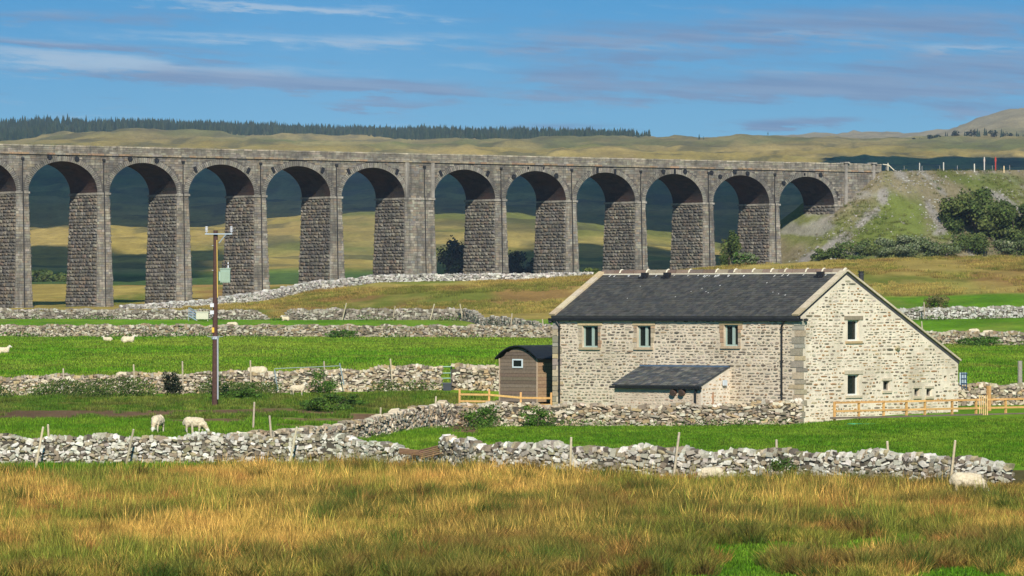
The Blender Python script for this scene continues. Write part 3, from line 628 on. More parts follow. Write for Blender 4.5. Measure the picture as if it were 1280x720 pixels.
    for k, h in enumerate(gh):
        a, b, c, d_ = h
        if k < 2: window(fo, GG, NG, h, (.62, .63, .58), 0, glass_u=a + (b - a) * .98)
        elif k < 5: window(fo, GG, NG, h, (.25, .22, .18), 0)
        else: MB().box(fo + GG * a + UP * (c + EYE) - NG * .3, GG * (b - a), NG * .03, UP * (d_ - c), (.015, .015, .015)).build('vent_slot', M['paint'], root)
        if k < 5:
            e = .3 if k < 2 else .15
            MB().box(fo + GG * (a - e) + UP * (d_ + .012 + EYE) - NG * .1, GG * (b - a + 2 * e), NG * .14, UP * (.2 if k < 2 else .12), (.28, .23, .16) if k == 0 else (.5, .43, .31)).build('lintel', M['barn_stone'], root)
            MB().box(fo + GG * (a - e * .7) + UP * (c - .14 + EYE) - NG * .15, GG * (b - a + 1.4 * e), NG * .22, UP * .12, (.45, .32, .17) if k == 0 else (.52, .44, .31)).build('window_sill', M['barn_stone'], root)
    MB().rock(fo + GG * px_g(1121) + UP * (zg_(435, 7) + EYE), GG * .22, NG * .18, UP * .14, (.38, .32, .2)).build('projecting_stone', M['barn_stone'], root)
    # roof planes
    ov = .22; lv = -.02, LB + .02
    def roof(g0, z0, g1, z1, name, slates):
        mb = MB(); dv = Vector((0, 0, 0)) + GG * (g1 - g0) + UP * (z1 - z0); nn = GA.cross(dv).normalized(); nn = nn if nn.z > 0 else -nn
        mb.box(bf(-.0, g0, z0), GA * LB, dv, nn * -.14, (.06, .06, .065)); o = mb.build(name, M['slate'], root)
        if not slates: return o
        sb = MB(); L = dv.length; u_ = dv / L; nrow = int(L / .21); e = L / nrow
        for r_ in range(nrow):
            q = .30 + (.13 if r_ % 2 else 0); q -= .13
            while q < LB - .34:
                w_ = random.uniform(.2, .34); b_ = min(q + w_, LB - .3); lift = .012 + random.random() * .016
                st = bf(q, g0, z0) + u_ * (r_ * e) + nn * .012; cc = jc(random.choice([(.058, .057, .053), (.068, .066, .06), (.05, .051, .05), (.074, .070, .06)]), .1)
                a_ = GA * (b_ - q - .012)
                p = [st + nn * lift, st + a_ + nn * (lift + random.uniform(-.004, .004)), st + a_ + u_ * (e + .03) + nn * .004, st + u_ * (e + .03) + nn * .004, st - nn * .01, st + a_ - nn * .01]
                sb.shape(p, [(1, 0, 3, 2), (0, 1, 5, 4)], cc); q += w_
        sb.build('slate', M['slate'], o)['kind'] = 'stuff'
        return o
    g0 = -ov; z0 = ZE - ov * (ZR - ZE) / RG + .16
    zr = ZR + .16; front = roof(g0, z0, RG, zr, 'front_roof', True)
    roof(DB + .15, ZE2 + .16 - .07, RG, zr, 'rear_roof', False)
    # stone verge slabs on both gables
    def verge(l0, ww_, g_a, z_a, g_b, z_b, nslab, tone):
        dv = GG * (g_b - g_a) + UP * (z_b - z_a); nn = GA.cross(dv).normalized(); nn = nn if nn.z > 0 else -nn
        for k in range(nslab):
            MB().box(bf(l0, g_a, z_a) + dv * (k / nslab) + nn * .02, GA * ww_, dv / nslab * .985, nn * (.09 + random.random() * .01), jc(random.choice(tone), .08)).build('verge_slab', M['barn_stone'], root)
    tn = [(.48, .37, .22), (.55, .45, .3), (.42, .33, .21), (.5, .42, .3)]
    verge(-.1, .42, g0, z0 + .015, RG, zr + .015, 7, tn); verge(LB - .32, .42, g0, z0 + .015, RG, zr + .015, 7, tn)
    verge(-.1, .36, DB + .15, ZE2 + .105, RG, zr + .015, 12, [(.55, .46, .32), (.5, .42, .3)]); verge(LB - .26, .36, DB + .15, ZE2 + .105, RG, zr + .015, 12, tn)
    # ridge tiles with pale joints
    k = 0; q = .05
    while q < LB - .1:
        w_ = min(random.choice([.45, .6, .9, .75]), LB - .05 - q); c_ = jc(random.choice([(.20, .145, .11), (.16, .11, .085), (.27, .22, .16), (.14, .11, .09)]), .1); hz = .17; sx = .17
        pts = [bf(q + dx, RG + dg, zr + dz) for dx in (.02, w_ - .02) for dg, dz in ((-sx, -.03), (-sx * .6, hz * .75), (0, hz), (sx * .6, hz * .75), (sx, -.03))]
        t_ = MB().shape(pts, [(0, 5, 6, 1), (1, 6, 7, 2), (2, 7, 8, 3), (3, 8, 9, 4), (0, 1, 2, 3, 4), (9, 8, 7, 6, 5)], c_).build('ridge_tile', M['barn_stone'], root)
        j_ = MB(); jw = .035
        if k % 2 == 0:
            pts = [bf(q + dx + dl, RG + dg, zr + dz) for dx in (-jw, jw) for dg, dz, dl in ((-sx - .02, -.0, .03), (-sx * .65, hz * .9, .02), (0, hz + .05, 0), (sx * .6, hz, 0))]
            j_.shape(pts, [(0, 4, 5, 1), (1, 5, 6, 2), (2, 6, 7, 3), (0, 1, 2, 3), (7, 6, 5, 4)], (.72, .65, .5))
            j_.build('mortar_joint', M['mortar'], t_)
        q += w_; k += 1
    MB().box(bf(.3, RG - .235, zr - .13 + .04), GA * (LB - .6), GG * .06, UP * .06, (.66, .6, .47)).build('mortar_bed', M['mortar'], root)
    # whitish streaks of lime and droppings lying on the slates just under the ridge
    dv = GG * (RG - g0) + UP * (zr - z0); L = dv.length; u_ = dv / L; nn = GA.cross(u_).normalized(); nn = nn if nn.z > 0 else -nn; sk = MB()
    for k in range(46):
        l_ = random.choice([random.uniform(7.3, 15.8), random.uniform(7.3, 13.5), random.uniform(.6, 8)]); dn = L - random.uniform(.3, .42) if k < 34 else L - random.uniform(.7, 3.2); ln = random.uniform(.1, .26) if k < 34 else random.uniform(.04, .1)
        p = bf(l_, g0, z0) + u_ * dn + nn * .045; sk.box(p, GA * random.uniform(.035, .06), -u_ * ln, nn * .006, (.6, .6, .58))
    sk.build('dropping_mark', M['mortar'], front)['kind'] = 'stuff'
    for px in (804.5, 832.5, 1024):
        l_ = px_l(px, -RG + .5); p = bf(l_, RG - .42, zr - .2); v_ = MB()
        v_.box(p + GA * -.17 - GG * .1, GA * .34, GG * .26, UP * .22, (.015, .015, .018)); v_.box(p + GA * -.27 - GG * .2 - UP * .12, GA * .16, GG * .2, UP * .14, (.015, .015, .018)); v_.box(p + GA * .11 - GG * .2 - UP * .12, GA * .16, GG * .2, UP * .14, (.015, .015, .018)); v_.box(p - GA * .08 - GG * .24 - UP * .22, GA * .16, GG * .2, UP * .2, (.015, .015, .018))
        v_.build('roof_vent', M['paint'], front)
    # gutter, fascia, downpipes
    MB().box(bf(-.22, -.2, ZE - .2), GA * (LB + .42), GG * .16, UP * .13, (.012, .012, .013)).build('gutter', M['paint'], root)
    MB().box(bf(-.05, -.055, ZE - .19), GA * (LB + .1), GG * .05, UP * .22, (.012, .012, .013)).build('fascia_board', M['paint'], root)
    def pipe(l, zt, zb_, kick=.35):
        m_ = MB(); m_.tube(bf(l - kick * .5, -.13, zt), bf(l - kick * .5, -.13, zt - .12), .05, .05, 8, (.012,) * 3); m_.tube(bf(l - kick * .5, -.13, zt - .1), bf(l, -.07, zt - .36), .05, .05, 8, (.012,) * 3); m_.tube(bf(l, -.07, zt - .34), bf(l, -.07, zb_), .05, .05, 8, (.012,) * 3)
        z = zt - .5
        while z > zb_: m_.tube(bf(l, -.07, z), bf(l, -.07, z - .08), .07, .07, 8, (.012,) * 3); z -= 1.6
        m_.build('downpipe', M['paint'], root)
    pipe(px_l(978), ZE - .12, -5.4); pipe(px_l(700), ZE - .12, -5.6, -.3)
    MB().rock(bf(LB + .1, -.1, ZE - .25), GA * .12, GG * .12, UP * .1, (.03, .03, .03)).build('alarm_box', M['paint'], root)
    MB().rock(fo + GG * .1 + NG * .1 + GG * .25 + UP * (zg_(400, 0) + EYE), NG * .12, GG * .1, UP * .08, (.03, .03, .03)).build('outside_lamp', M['paint'], root)
    # flue
    fg = px_g(1077); g_ = RG + 1.0; l_ = .0
    c = P(1076.5, 355, 241.5); c.z -= 1.2; ft = P(1076.5, 340, 241.5)
    m_ = MB().tube(c, ft, .13, .13, 12, (.03, .03, .033)); m_.tube(ft, ft + UP * .04, .17, .17, 12, (.02, .02, .02)); m_.tube(ft - UP * .16, ft - UP * .1, .16, .16, 12, (.04, .04, .045)); m_.build('flue_pipe', M['paint'], root)
    # lean-to against the front wall
    l0, l1, pr = px_l(912), px_l(804), 2.4; zt, zb_ = zf(458.5, 5) , -3.98
    lt = MB(); q = lambda l, p, z: bf(l, -p, z)
    lt.face([q(l1, pr, ZB), q(l0, pr, ZB), q(l0, pr, zb_), q(l1, pr, zb_)], (.55, .45, .34)); lt.face([q(l0, pr, ZB), q(l0, 0, ZB), q(l0, 0, zt), q(l0, pr, zb_)], (.66, .58, .47)); lt.face([q(l1, 0, ZB), q(l1, pr, ZB), q(l1, pr, zb_), q(l1, 0, zt)], (.55, .45, .34))
    lo = lt.build('lean_to_wall', M['mortar'], root)
    rb = MB(); rubble(rb, fo + GA * l0 + NF * pr, GA, NF, .05, l1 - l0 - .05, -5.9, lambda u: zb_, [], .10, (.1, .26), .05, .02, [(.5, .40, .29), (.42, .33, .24), (.55, .45, .33), (.38, .25, .18)]); rb.build('rubble_stone', M['barn_stone'], lo)['kind'] = 'stuff'
    rb = MB(); tp = lambda u: zb_ + (zt - zb_) * u / pr; rubble(rb, fo + GA * l0 + NF * pr, GG, NG, .08, pr - .05, -5.9, tp, [], .15, (.14, .34), .08, .025, [(.5, .38, .25), (.42, .3, .2), (.6, .5, .38), (.48, .3, .18)]); rb.build('rubble_stone', M['barn_stone'], lo)['kind'] = 'stuff'
    dv = q(0, 0, zt) - q(0, pr + .15, zb_ - .05); nn = GA.cross(dv).normalized(); nn = nn if nn.z > 0 else -nn
    lr = MB().box(q(l0 - .06, pr + .15, zb_ - .03), GA * (l1 - l0 + .12), dv, nn * .06, (.05, .052, .056)).build('lean_to_roof', M['slate'], root)
    sb = MB(); L = dv.length; u_ = dv / L; nrow = 11; e = (L - .25) / nrow
    for r_ in range(nrow):
        s_ = l0 - .06 - (.12 if r_ % 2 else 0)
        while s_ < l1 + .06:
            w_ = random.uniform(.2, .34); a_ = max(s_, l0 - .06); b_ = min(s_ + w_, l1 + .06); s_ += w_
            if b_ - a_ < .03: continue
            st = q(a_, pr + .15, zb_ - .03) + u_ * (r_ * e) + nn * .065; sb.shape([st + nn * .015, st + GA * (b_ - a_ - .012) + nn * .015, st + GA * (b_ - a_ - .012) + u_ * (e + .02), st + u_ * (e + .02), st - nn * .01, st + GA * (b_ - a_ - .012) - nn * .01], [(1, 0, 3, 2), (0, 1, 5, 4)], jc(random.choice([(.075, .078, .078), (.095, .092, .08), (.06, .064, .068), (.13, .125, .11)]), .15))
    sb.build('slate', M['slate'], lr)['kind'] = 'stuff'
    MB().box(q(l0 - .06, .22, zt - .09) + nn * .06, GA * (l1 - l0 + .12), GG * .2, UP * .1, (.10, .15, .22)).build('lead_flashing', M['metal'], root)
    MB().box(q(l0 - .15, pr + .25, zb_ - .16), GA * (l1 - l0 + .3), GG * .13, UP * .11, (.012,) * 3).build('gutter', M['paint'], root)
    m_ = MB().tube(q(l0 + .3, pr + .1, zb_ - .1), q(l0 + .3, pr + .1, -5.8), .06, .06, 8, (.012,) * 3); m_.build('downpipe', M['paint'], root)
    for px in (843.5, 854.5):
        l_ = px_l(px, pr); z_ = zf(490, l_ - 2); v_ = MB().tube(q(l_, pr - .02, z_), q(l_, pr + .2, z_ - .03), .16, .14, 10, (.10, .06, .045)); v_.tube(q(l_, pr + .2, z_ - .03), q(l_, pr + .24, z_ - .04), .18, .17, 10, (.07, .045, .035)); v_.build('extractor_cowl', M['paint'], root)
    MB().box(q(l0 - .03, 1.5, -5.9), GG * .06, NG * .06, UP * 1.6, (.35, .2, .12)).build('service_pipe', M['paint'], root)
    MB().box(q(l0 - .08, .7, zt - .95), GG * .3, NG * .08, UP * .28, (.5, .55, .58)).build('meter_box', M['paint'], root)
barn()

# ------------------------------------------------------------------ dry stone walls
PAL_F = [(.45, .42, .34), (.35, .315, .245), (.56, .53, .445), (.22, .185, .13), (.37, .30, .20), (.28, .25, .20), (.58, .555, .48), (.48, .45, .37), (.14, .12, .09), (.40, .37, .295), (.24, .21, .12)]
PAL_B = [(.40, .33, .22), (.28, .22, .15), (.48, .41, .30), (.21, .17, .12), (.55, .49, .38), (.36, .26, .15), (.42, .37, .29), (.30, .25, .19)]
PAL_D = [(.24, .21, .165), (.19, .16, .12), (.29, .26, .21), (.15, .125, .095), (.38, .345, .28)]
PAL_E = [(.31, .255, .17), (.22, .175, .12), (.38, .325, .235), (.165, .135, .095), (.44, .39, .30), (.28, .205, .12), (.33, .29, .225)]
ROCKS = {}
def rock_meshes(key, pal, n=26):
    if key not in ROCKS:
        lst = []
        for i in range(n):
            m_ = MB().rock((0, 0, 0), (1, 0, 0), (0, 1, 0), (0, 0, 1), jc(pal[i % len(pal)], .12), .2)
            me = bpy.data.meshes.new('stone'); me.from_pydata(m_.v, [], m_.f); a = me.attributes.new('Col', 'FLOAT_COLOR', 'FACE'); q = np.ones((len(m_.f), 4), np.float32); q[:, :3] = m_.c; a.data.foreach_set('color', q.ravel()); me.materials.append(M['stone_part']); lst.append(me)
        ROCKS[key] = lst
    return ROCKS[key]
def dry_wall(label, pts, hts, sw, sh, pal, parts=0, thick=.55, name='dry_stone_wall', group=None, cope=1.25, key='a', back=True, mat='stone'):
    """pts = [(px, distance)], hts = height at each point"""
    W = [at(px, d) for px, d in pts]; root = thing(name, W[len(W) // 2].copy(), label, 'stone wall', group)
    cum = [0]
    for a, b in zip(W[:-1], W[1:]): cum.append(cum[-1] + (b - a).xy.length)
    Lt = cum[-1]
    def pos(u):
        k = min(max(0, int(np.searchsorted(cum, u, 'right')) - 1), len(W) - 2); t = (u - cum[k]) / (cum[k + 1] - cum[k]); p = W[k].lerp(W[k + 1], t)
        dr = Vector(((W[k + 1] - W[k]).x, (W[k + 1] - W[k]).y, 0)).normalized(); return Vector((p.x, p.y, gz(p.x, p.y))), dr, hts[k] * (1 - t) + hts[k + 1] * t
    core = MB(); n = max(2, int(Lt / 1.0)); prev = None
    for i in range(n + 1):
        p, dr, h = pos(Lt * i / n); nn = Vector((dr.y, -dr.x, 0)); h = max(.05, h - sh * 1.4)
        ring = [p + nn * thick * .5 * .82 - UP * .4, p + nn * thick * .36 + UP * h, p - nn * thick * .36 + UP * h, p - nn * thick * .5 * .82 - UP * .4]
        if prev: core.shape(prev + ring, [(0, 4, 5, 1), (1, 5, 6, 2), (2, 6, 7, 3)], (.07, .06, .045))  # core coloured as the shadow seen in gaps between the stones
        else: core.face(ring[::-1], (.07, .06, .045))
        prev = ring
    core.face(prev, (.07, .06, .045)); core.build('wall_core', M[mat], root)
    stones = []
    z = sh * .3
    hm = max(hts)
    while z < hm:
        u = random.uniform(0, sw)
        while u < Lt:
            w_ = sw * random.choice([.45, .6, .8, 1, 1.1, 1.6]) * random.uniform(.8, 1.15); p, dr, h = pos(min(u + w_ / 2, Lt)); hh = h * (1 + .06 * math.sin(u * 1.3) + .05 * math.sin(u * 3.1 + 1))
            if z < hh - sh * .8:
                nn = Vector((dr.y, -dr.x, 0)); k = thick * (.5 - .12 * z / max(h, .3)); ti = random.gauss(0, .28)
                for sgn in ((1, -1) if back else (1,)):
                    if sgn < 0 and random.random() < .45: continue
                    hs = sh * random.uniform(.6, 1.6); D2 = dr * math.cos(ti) + UP * math.sin(ti); U2 = UP * math.cos(ti) - dr * math.sin(ti)
                    stones.append((p + nn * (sgn * (k - sw * .22 + random.uniform(-.07, .06))) + UP * (z + random.uniform(-.3, .3) * sh), D2 * w_ * .5, nn * sw * random.uniform(.35, .5), U2 * hs * .5, sgn > 0))
            u += w_ * .97
        z += sh * .92
    u = 0                                   # coping stones, tipped on edge
    while u < Lt:
        w_ = sw * random.uniform(.55, 1.1); p, dr, h = pos(min(u + w_ / 2, Lt)); nn = Vector((dr.y, -dr.x, 0)); hh = h * (1 + .06 * math.sin(u * 1.3) + .05 * math.sin(u * 3.1 + 1)); ti = random.uniform(-.5, .15)
        hs = sh * cope * random.uniform(.7, 1.35); D2 = dr * math.cos(ti) + UP * math.sin(ti); U2 = UP * math.cos(ti) - dr * math.sin(ti)
        if h > .25: stones.append((p + UP * (hh - hs * .35), D2 * w_ * .58, nn * thick * random.uniform(.36, .5), U2 * hs * .6, True))
        u += w_ * .9
    rest = MB(); big = set()
    if parts:
        cand = sorted([i for i, s in enumerate(stones) if s[4] and abs(F * s[0].x / s[0].y) < 650], key=lambda i: -(stones[i][1].length * stones[i][3].length)); big = set(cand[:parts])
        ms = rock_meshes(key, pal)
    for i, (c, X, Y, Z, fr) in enumerate(stones):
        if i in big:
            o = bpy.data.objects.new('stone', random.choice(ms)); C.objects.link(o); o.parent = root
            m_ = Matrix((X * 1.08, Y, Z * 1.08)).transposed().to_4x4(); m_.translation = c - ORG[root.name]; o.matrix_basis = m_
        else: rest.rock(c, X * 1.05, Y, Z * 1.05, jc(random.choice(pal), .14))
    rest.build('stone_fill', M[mat], root)['kind'] = 'stuff'
    return root
dry_wall('long pale rubble wall across the left foreground, just behind the rush meadow, ending at the wooden hurdles', [(-60, 191), (120, 190.5), (300, 190), (420, 189), (500, 187)], [1.22, 1.2, 1.28, 1.27, 1.], .22, .12, PAL_F, 300, cope=1.5)
dry_wall('low rubbly wall stump carrying the two wooden hurdles in the foreground gap', [(496, 187), (520, 186), (556, 184.5)], [.9, .6, .8], .24, .14, PAL_F, 0, cope=1.)
dry_wall('pale lumpy dry stone wall on the right foreground from the hurdles to its tumbled right end', [(553, 184.6), (600, 182), (800, 178), (1000, 175), (1180, 171), (1262, 169.5)], [1.32, 1.28, 1.22, 1.2, 1.2, .85], .23, .125, PAL_F, 300, cope=1.8)
dry_wall('yellowish stone wall running along the foot of the barn, past the hut, down into the left foreground', [(285, 204), (380, 209), (450, 215), (510, 226), (560, 234), (640, 236.5), (700, 236.5), (770, 235.3), (880, 233.6), (1000, 233.6)], [.6, .7, .9, 1.1, 1.15, 1.15, 1.1, 1.05, 1.12, 1.25], .30, .13, PAL_B, 300, cope=1.3, key='b')
dry_wall('field wall with stakes behind it left of the small gateway, nettles at its foot', [(-60, 264), (150, 263), (330, 262), (450, 262), (551, 262)], [1.02, 1.1, 1.2, 1.3, 1.42], .26, .13, PAL_B, 300, cope=1.6, key='b')
dry_wall('short square ended wall between the small gateway and the shepherd hut', [(564, 262), (596, 262), (640, 262)], [1.4, 1.35, 1.3], .30, .16, PAL_B, 0, cope=1.3)
dry_wall('stone wall behind the post and rail fence at the far right of the barn', [(1185, 255), (1240, 256), (1340, 258)], [1.15, 1.15, 1.2], .30, .16, PAL_B, 0, cope=1.3)
dry_wall('even brown field wall crossing the whole view behind the bright pasture', [(-60, 486), (200, 483), (450, 472), (700, 462), (900, 452), (1130, 442), (1340, 436)], [1.2, 1.2, 1.25, 1.25, 1.25, 1.25, 1.25], .36, .19, PAL_E, 0, thick=.6, back=False, mat='stone_far')
dry_wall('farther wall left of the utility pole below the viaduct piers with sheep before it', [(-60, 562), (150, 561), (322, 560), (334, 560)], [1.15, 1.15, 1.15, .35], .40, .22, PAL_D, 0, thick=.6, back=False, mat='stone_far')
dry_wall('ragged wall on the middle field edge with leaning stakes, ending in a tumbled heap', [(352, 559), (362, 559), (470, 558), (575, 556), (592, 548), (604, 530)], [.3, 1.25, 1.3, 1.25, 1.3, .9], .42, .24, PAL_D, 0, thick=.6, back=False, cope=1.4, mat='stone_far')
dry_wall('sagging wall section right of the tumbled heap running down behind the barn roof', [(600, 520), (620, 512), (670, 500), (690, 495), (720, 498), (800, 510)], [.9, 1.5, 1.1, .8, 1.0, 1.], .42, .24, PAL_D, 0, thick=.6, back=False, mat='stone_far')
dry_wall('pale grey wall of the upper right field at the foot of the rushy slope', [(1080, 532), (1200, 532), (1340, 532)], [1.25, 1.3, 1.3], .42, .24, [(.40, .38, .33), (.3, .28, .24), (.22, .2, .16), (.48, .46, .41)], 0, thick=.6, back=False, cope=1.3, mat='stone_far')
dry_wall('whitish limestone wall climbing the grassy hill at the foot of the viaduct piers', [(150, 650), (230, 660), (290, 668), (345, 676), (400, 686), (470, 694), (560, 698), (640, 698), (740, 700)], [.45, .9, 1.2, 1.35, 1.25, 1.1, 1.0, 1.0, .5], .5, .26, [(.42, .40, .355), (.32, .30, .265), (.50, .475, .42), (.24, .22, .19)], 0, thick=.9, back=False, cope=1.3, mat='stone_far')

# ------------------------------------------------------------------ wooden hurdles in the gap
def hurdle(label, c, rz, tilt, L=1.5, n=5, pitch=.12):
    root = thing('wooden_hurdle', c, label, 'hurdle', 'broken wooden hurdles in the wall gap')
    X = Vector((math.cos(rz) * math.cos(tilt), math.sin(rz) * math.cos(tilt), math.sin(tilt))); Y = Vector((-math.sin(rz) * .8, math.cos(rz) * .8, .6)).normalized()
    for k in range(n): MB().cbox(Vector(c) + Y * (k - (n - 1) / 2) * pitch, L, .06, .035, jc((.17, .10, .055), .2), ax=(X, Y, X.cross(Y))).build('slat', M['wood'], root)
    for s in (-.42, 0, .42): MB().cbox(Vector(c) + X * s * L - X.cross(Y) * .045, .07, n * pitch, .05, (.20, .12, .07), ax=(X, Y, X.cross(Y))).build('batten', M['wood'], root)
p = at(541, 184.3); hurdle('brown wooden hurdle tipped up to the right against the pale wall end', p + UP * .84, .1, .24, 1.1)
p = at(515, 185.3); hurdle('flat lying brown wooden hurdle left of the tipped one in the foreground wall gap', p + UP * .76, -.05, -.10, 1.05, 4, .09)
# ------------------------------------------------------------------ posts and stakes
def stake(label, px, py_top, d, px_bot, ln=None, r=.04, name='fence_stake', col=(.42, .35, .24), group='weathered fence stakes along the stone walls', gy=0.):
    b = at(px_bot, d); t = P(px, py_top, d + gy)
    m_ = MB(); m_.tube(b - UP * .3 - (t - b).normalized() * .0, t, r * 1.15, r, 7, jc(col, .12)); m_.tube(t, t + (t - b).normalized() * .02, r, r * .6, 7, (.55, .48, .36))
    tag(m_.build(name, M['wood'], loc=b), label, 'post', group)
SK = [('short leaning stake behind the left foreground wall, nearest the left picture edge', 54, 534, 189, 43), ('stubby stake just right of the leftmost one on the left foreground wall', 60, 531, 192, 63), ('thin leaning pole in front of the left foreground wall below the grazing sheep', 167, 537, 189, 155), 
      ('stake standing before the grazing sheep behind the foreground wall', 240, 527, 194, 243), ('leaning stake in front of the wall junction, left of the hurdles', 371, 534, 188, 359), ('pale stake leaning left where the two walls meet', 337, 520, 196, 342),
      ('upright stake on the right foreground wall below the lean-to corner, left of the lean-to', 714, 547, 177.5, 712), ('tall leaning stake against the right foreground wall below the lean-to', 849, 541, 176.3, 840), ('short dark stake poking over the foreground wall below the barn corner', 970.5, 550, 178, 972), ('dark stake leaning behind the foreground wall below the fence', 1109, 552, 176, 1113), ('tilted pale stake at the right end of the foreground wall', 1194, 551, 170.3, 1186),
      ('stake in the field wall left of the dark shrub, farthest left', 79, 461, 261.3, 81), ('stake in the field wall right of the cream sheep back', 167, 456, 261.3, 169), ('stake in the field wall beside the utility pole on its left', 228, 452, 261.3, 229), ('stake in the field wall right of the utility pole', 313, 451, 261.3, 314),
      ('stake through the leaning metal hurdle', 405, 452, 261.3, 408), ('tall leaning stake in the field wall left of the small gateway', 488, 449, 261.3, 492), ('stake standing in the rough grass just above the foreground wall junction', 545, 496, 233, 543), ('short stake in the rough grass below the sheep lamb', 318 + 0, 503, 222, 316), ('thin stake before the barn wall by the nettle clump', 476, 510, 219, 474),
      ('thin rod leaning on the ragged distant wall, leftmost', 433, 379, 557, 427), ('thin rod on the ragged distant wall above the middle of the pasture', 494, 383, 557, 490), ('thin rod on the ragged distant wall, third from the left', 543, 380, 556, 537), ('thin rod at the tumbled end of the ragged wall', 575, 380, 553, 579), ('small pale stake on the sagging wall left of the barn roof', 640, 392, 505, 638), ('tiny stake by the green corner left of the barn roof edge', 678, 399, 496, 680),
      ('stake in the far pasture right of the barn roof slope', 1155, 378, 530, 1156), ('stake before the upper right wall in the green strip', 1152, 402, 500, 1153), ('dark post in the field behind the foreground wall, right of centre', 1166, 560 - 0, 174, 1168)]
for q in SK[:-1]: stake(q[0], q[1], q[2], q[3], q[4], r=.045 if q[3] < 300 else .07)
# ------------------------------------------------------------------ timber post and rail fences
OR = (.52, .30, .11)
def rail_fence(label, pxs, dfun, top_z, rails, post_h, name='timber_fence', board=False, gate=None, postw=.1):
    a = at(pxs[0], dfun(pxs[0])); root = thing(name, a, label, 'fence'); pts = []
    for px in pxs:
        d = dfun(px); x = (px - 640) / F * d; pts.append(Vector((x, d, top_z(px) + EYE)))
    dr = (pts[-1] - pts[0]); dr.z = 0; dr.normalize(); n = Vector((dr.y, -dr.x, 0)); rz = math.atan2(dr.y, dr.x)
    for k, p in enumerate(pts): MB().cbox(p - UP * (post_h / 2 - .04), postw, postw, post_h, jc(OR, .12), rz=rz).build('post', M['wood'], root)
    for k in range(len(pts) - 1):
        for dz in rails:
            A, B = pts[k] + n * .07 - UP * dz, pts[k + 1] + n * .07 - UP * dz; m_ = MB(); m_.box(A - n * .02, B - A - (B - A).normalized() * .01, n * .035, UP * .1, jc(OR, .14)); m_.build('rail', M['wood'], root)
    if board:
        A, B = pts[0] - UP * board - dr * .4, pts[-1] - UP * board; MB().box(A + n * .12, B - A, n * .05, UP * .1, (.13, .10, .08)).build('gravel_board', M['wood'], root)
    return root, pts, dr, n, rz
zr_ = lambda px: -(np.interp(px, [1040, 1280], [503, 498]) - 385) / F * np.interp(px, [1040, 1280], [235.2, 243])
dfun = lambda px: float(np.interp(px, [1040, 1280, 1400], [235.2, 243, 247]))
root, pts, dr, n, rz = rail_fence('new orange timber post and rail fence along the gable side of the barn', [1043, 1073.5, 1104.5, 1133, 1156, 1190, 1220, 1257, 1285, 1310], dfun, lambda px: float(zr_(px)), (.07, .5), 1.0, board=.84)
gp = P(1236, 483, dfun(1236)); MB().cbox(gp - UP * .62, .17, .17, 1.3, (.45, .25, .10), rz=rz).build('gate_post', M['wood'], root)
for k in range(5): q = P(1224.5 + k * 2.4, 494, dfun(1225) - .15); MB().cbox(q - UP * .55, .05, .03, 1.1, (.62, .42, .2), rz=rz).build('picket', M['wood'], root)
rail_fence('short orange timber fence in front of the shepherd hut', [574.5, 611.5, 651, 689], lambda px: 240.0, lambda px: float(np.interp(px, [574, 612, 613, 690], [-4.22, -4.24, -4.38, -4.42])), (.3, .65), 1.6, name='timber_fence')
m_ = MB().cbox(P(580, 493.5, 239.9), .1, .03, .9, (.62, .42, .2)); 
tag(MB().tube(at(1275, 262) - UP * .2, P(1275, 451, 262), .14, .13, 8, (.3, .27, .22)).build('gate_post', M['wood'], loc=at(1275, 262)), 'thick grey weathered gatepost at the right picture edge behind the stone wall', 'post')
